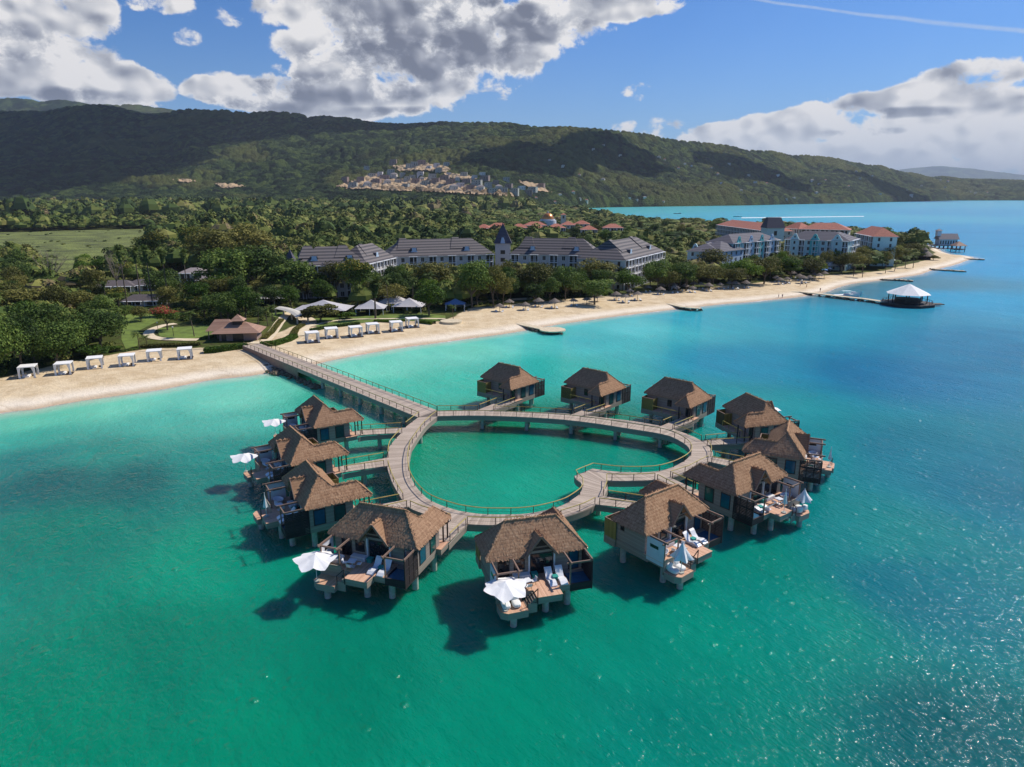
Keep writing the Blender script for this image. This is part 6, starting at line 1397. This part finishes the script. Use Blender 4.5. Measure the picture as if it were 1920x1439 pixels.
boat(1270, 401, 17, 'long dark fishing boat in the bay behind the red roofs', 'dark', 0); boat(1084, 396, 13, 'small dark boat at anchor, left of two in the far bay corner', 'dark', .2); boat(1126, 395.5, 16, 'green boat with a canopy, right of two in the far bay corner', 'lattice', .1, canopy=True)
boat(1383, 407, 17, 'teal speedboat drawing a white wake behind the red roofs', 'tealwall', math.pi, canopy=True); boat(1588, 557, 11, 'white catamaran boat moored at the long rocky jetty', 'white', .0, canopy=True); boat(1600, 554, 8, 'grey motorboat moored behind the white one at the jetty', 'bluewall', .1)
wkx = [gp(1390, 408.2, .05), gp(1620, 405.6, .05), gp(1620, 406.6, .05), gp(1390, 409.4, .05)]
M['foam'] = m_plain('wake_foam', (.75, .8, .82, 1), .8, .3, .3); o = MB().add([(a, b_, .06) for a, b_ in wkx], [(0,1,2,3)]).build('wake', M['foam']); tag(o, 'long thin white wake trailing the speedboat across the bay', 'wake', kind='stuff')

# houses on the hillside
def hillpt(px, py):
    """spot on the hill seen at photo column px and row py"""
    Vv = HILLV; cols = 960 + 1348*Vv[:, :, 0]/Vv[:, :, 1]; j = int(np.argmin(abs(cols[100]-px))); col = Vv[:, j]
    dep = col[:, 1]*CT-(col[:, 2]-CH)*ST; up = col[:, 1]*ST+(col[:, 2]-CH)*CT; rows_ = 719.5-FPX*up/dep
    k = np.where((rows_[3:] <= py))[0]; i = int(k[0])+3 if len(k) else 10
    return col[i]
HS = []; random.seed(33)
for px, py in [(650,345),(664,352),(678,340),(690,350),(700,334),(708,344),(716,329),(722,338),(728,347),(735,326),(741,336),(748,345),(756,330),(762,352),(765,340),(775,335),(782,346),(790,328),(793,338),(800,350),(806,318),(812,334),(818,344),(825,322),(828,352),(835,338),(842,330),(845,346),(852,356),(858,338),(864,350),
               (870,332),(876,344),(883,356),(890,335),(896,347),(902,360),(910,340),(915,352),(922,362),(930,345),(936,356),(945,362),(955,352),(965,362),(978,356),(990,366),(1000,360),(1015,352),(780,312),(792,309),(838,311),(820,312),(770,316),(905,330),(950,340),(690,318),(740,308)]:
    HS.append((px, py, 'grey unfinished concrete house in the terraced estate on the hillside', 'houses of the hillside estate', 1))
for px, py in [(1208,229+4),(1110,280),(1128,273),(1030,300),(1055,312),(1160,292),(1232,295),(1243,300),(1270,316),(1280,308),(1292,312),(1330,315),(1362,308),(1342,327),(1400,330),(1415,342),(1435,345),(1455,330),(1520,340),(1535,345),(1350,345),(1180,372),(1195,375),(1245,378),(1390,358),(1475,374),(1490,372),(1530,362),(1545,338),(1590,350),(1610,336),(1650,365),(1710,368),(1770,352),(1790,356),(1760,338),(1773,340),(1820,360),(1830,363),(1850,362),(1700,358),(1725,350),(1630,330),(1600,322),(1085,330),(1130,338),(1005,372),(1050,366),(1075,362),(1088,374),(1040,380),(1100,377)]:
    HS.append((px, py, 'small pale house among the trees on the right hillside or its shore', 'scattered houses on the right hillside', 0))
hv = []
for v_ in range(5):
    t = empty('hillside_house'); w_, dp, hh = ((13,9,6),(16,10,8),(11,9,5),(18,11,9),(14,10,6))[v_]; wm = M[['greywall','concrete','cream','brownwall','cream'][v_]]
    MB().box(-w_/2,w_/2,-dp/2,dp/2,-9,hh).box(-w_/2-2,-w_/2+4,-dp/2-2,dp/2-2,-9,hh*.55).build('wall', wm, t)
    if v_ in (2, 4): a_, b_ = hip(w_, dp, hh+.02, 3); MB().add([(p[0]-w_/2, p[1]-dp/2, p[2]) for p in a_], b_).build('roof', M['redroof'] if v_ == 2 else M['flatroof'], t)
    else: MB().box(-w_/2-.4,w_/2+.4,-dp/2-.4,dp/2+.4,hh,hh+.5).build('roof', M['flatroof'], t)
    for k in range(3):
        for f in range(max(1, int(hh/3.2))): MB().box(-w_/2+w_*(k+.5)/3-1.1,-w_/2+w_*(k+.5)/3+1.1,-dp/2-.08,-dp/2+.1,f*3.1+.9,f*3.1+2.5).build('window', M['depth_shade'], t)
    hv.append([t, [(c, []) for c in kids(t)], False])
for px, py, lab, grp, dense in HS:
    p_ = hillpt(px, py); v_ = hv[random.choice([0,1,1,3,3,4]) if dense else random.choice([2,4,4,0,2])]; loc = (float(p_[0]), float(p_[1]), float(p_[2])+(1.0 if dense else -2.5)); rz = random.uniform(-.5, .5); s_ = random.uniform(1.0, 1.6)*(p_[1]/2600)**.4*(1 if dense else .62)
    if not v_[2]: v_[2] = True; o = v_[0]; o.location = loc; o.rotation_euler = (0, 0, rz); o.scale = (s_,)*3; tag(o, lab, 'house', grp)
    else: copy_thing(v_[0], loc, rz, lab, s_, grp, tree=v_[1])
# bare earth terraces round the estate
M['earth'] = m_plain('bare_earth', srgb(176, 150, 116), .95, .2, .02)
def hillpatch(name, poly, m, lift):
    P_ = np.array(poly, float); j0 = P_[:, 0].min(); j1 = P_[:, 0].max(); cols = 960 + 1348*HILLV[100, :, 0]/HILLV[100, :, 1]; js = np.where((cols > j0) & (cols < j1))[0]; Vs, Fs, id_ = [], [], {}
    for j in js:
        col = HILLV[:, j]; dep = col[:, 1]*CT-(col[:, 2]-CH)*ST; up = col[:, 1]*ST+(col[:, 2]-CH)*CT; rows_ = 719.5-FPX*up/dep
        ins = sdist(np.full(rows_.shape, cols[j]), rows_, [tuple(q) for q in P_]) > 0
        for i in np.where(ins)[0]: id_[(i, j)] = len(Vs); Vs.append((*col[i][:2], col[i][2]+lift))
    for (i, j), k in id_.items():
        if (i, j+1) in id_ and (i+1, j) in id_ and (i+1, j+1) in id_: Fs.append((k, id_[(i, j+1)], id_[(i+1, j+1)], id_[(i+1, j)]))
    me = bpy.data.meshes.new(name); me.from_pydata(Vs, [], Fs); me.materials.append(m); o = bpy.data.objects.new(name, me); COL.objects.link(o); o['kind'] = 'structure'
for k, P_ in enumerate([[(640,357),(700,338),(800,334),(880,348),(985,368),(900,368),(760,359)], [(625,352),(660,340),(700,326),(735,333),(720,346),(660,356)], [(735,312),(800,306),(850,316),(840,326),(790,322),(750,324)], [(830,324),(880,330),(900,338),(860,340),(836,334)], [(890,352),(940,358),(985,372),(930,370),(880,362)], [(700,350),(790,352),(870,362),(800,362),(720,360)], [(960,336),(1010,346),(1040,364),(1000,360)], [(320,338),(350,336),(380,341),(350,346)], [(400,345),(440,344),(470,352),(420,356)]]): hillpatch('cleared_ground', P_, M['earth'], 3.0)

# people on the beach, lamp posts
def make_person(seed, skin, top, bottom):
    t = bpy.data.meshes.new('person'); vs = [(0,0,.95),(0,0,1.15),(0,.01,1.4),(0,.01,1.52),(0,.02,1.68),(.1,0,.9),(.12,.06,.5),(.13,.0,.08),(.13,-.12,.03),(-.1,0,.9),(-.12,-.08,.5),(-.13,.05,.08),(-.13,-.07,.03),(.19,0,1.38),(.27,.03,1.12),(.29,-.08,.9),(-.19,0,1.38),(-.27,-.03,1.12),(-.29,-.08,.9)]
    ed = [(0,1),(1,2),(2,3),(3,4),(0,5),(5,6),(6,7),(7,8),(0,9),(9,10),(10,11),(11,12),(2,13),(13,14),(14,15),(2,16),(16,17),(17,18)]
    t.from_pydata(vs, ed, []); o = bpy.data.objects.new('person', t); COL.objects.link(o); m_ = o.modifiers.new('skin', 'SKIN'); sv = t.skin_vertices[0].data
    for i, r_ in enumerate([.14,.13,.15,.06,.105,.09,.065,.045,.04,.09,.065,.045,.04,.06,.045,.035,.06,.045,.035]): sv[i].radius = (r_, r_)
    sv[0].use_root = True; o.modifiers.new('sub', 'SUBSURF').levels = 1; t.materials.append(skin); return o
SK = m_plain('skin', srgb(150, 104, 80), .6, .05); TOPS = {'white shirt': srgb(220, 220, 220), 'red shorts': srgb(170, 50, 50), 'blue swimwear': srgb(40, 70, 140), 'dark swimwear': srgb(40, 40, 50)}
for i, (px, py, cl, lab) in enumerate(((733,627,'red shorts','person in red shorts standing by the fifth right cabana'), (1460,556,'dark swimwear','person in dark swimwear wading left of the long jetty'), (1467,556,'blue swimwear','person in blue swimwear wading right beside another'),
      (1500,539,'white shirt','person in white walking on the sand above the jetty'), (1512,541,'red shorts','person in red shorts on the beach near the jetty'), (1538,545,'dark swimwear','person in dark clothes standing at the jetty root'))):
    o = make_person(i, SK, None, None); x, y = gp(px, py, .9); z_ = float(land_z(np.array([x]), np.array([y]))[0][0]); o.location = (x, y, max(-.3, z_)); o.rotation_euler = (0, 0, i*1.1); o.scale = (1.05,)*3
    tag(o, lab, 'person', 'people on the beach')
    cm = m_plain('cloth', TOPS[cl], .8, .05); MB().cyl(0,0,.74,1.02,.17,.15,n=10).build('shorts', cm, o)
    if 'shirt' in cl: MB().cyl(0,0,.98,1.42,.17,.2,n=10).build('shirt', cm, o)
for i, (px, py, lab) in enumerate(((326,634,'on the small lawn by the path'), (297,625,'by the curve of the path'), (282,600,'at the far end of the long lawn'))):
    o = tag(empty('lamp_post', (*gp(px, py, 1.5), 1.4)), 'thin dark garden lamp post ' + lab, 'lamp post', 'garden lamp posts'); MB().cyl(0,0,-.3,3.2,.07,n=8).build('pole', M['dark'], o); MB().cyl(0,0,3.2,3.6,.18,.22,n=8).build('lamp_head', M['white'], o)
print('trees', ntree)

forest()
shrubs()
for o in bpy.data.objects:
    if 'label' in o and len(o['label'].split()) > 16: print('LONG', o['label'])
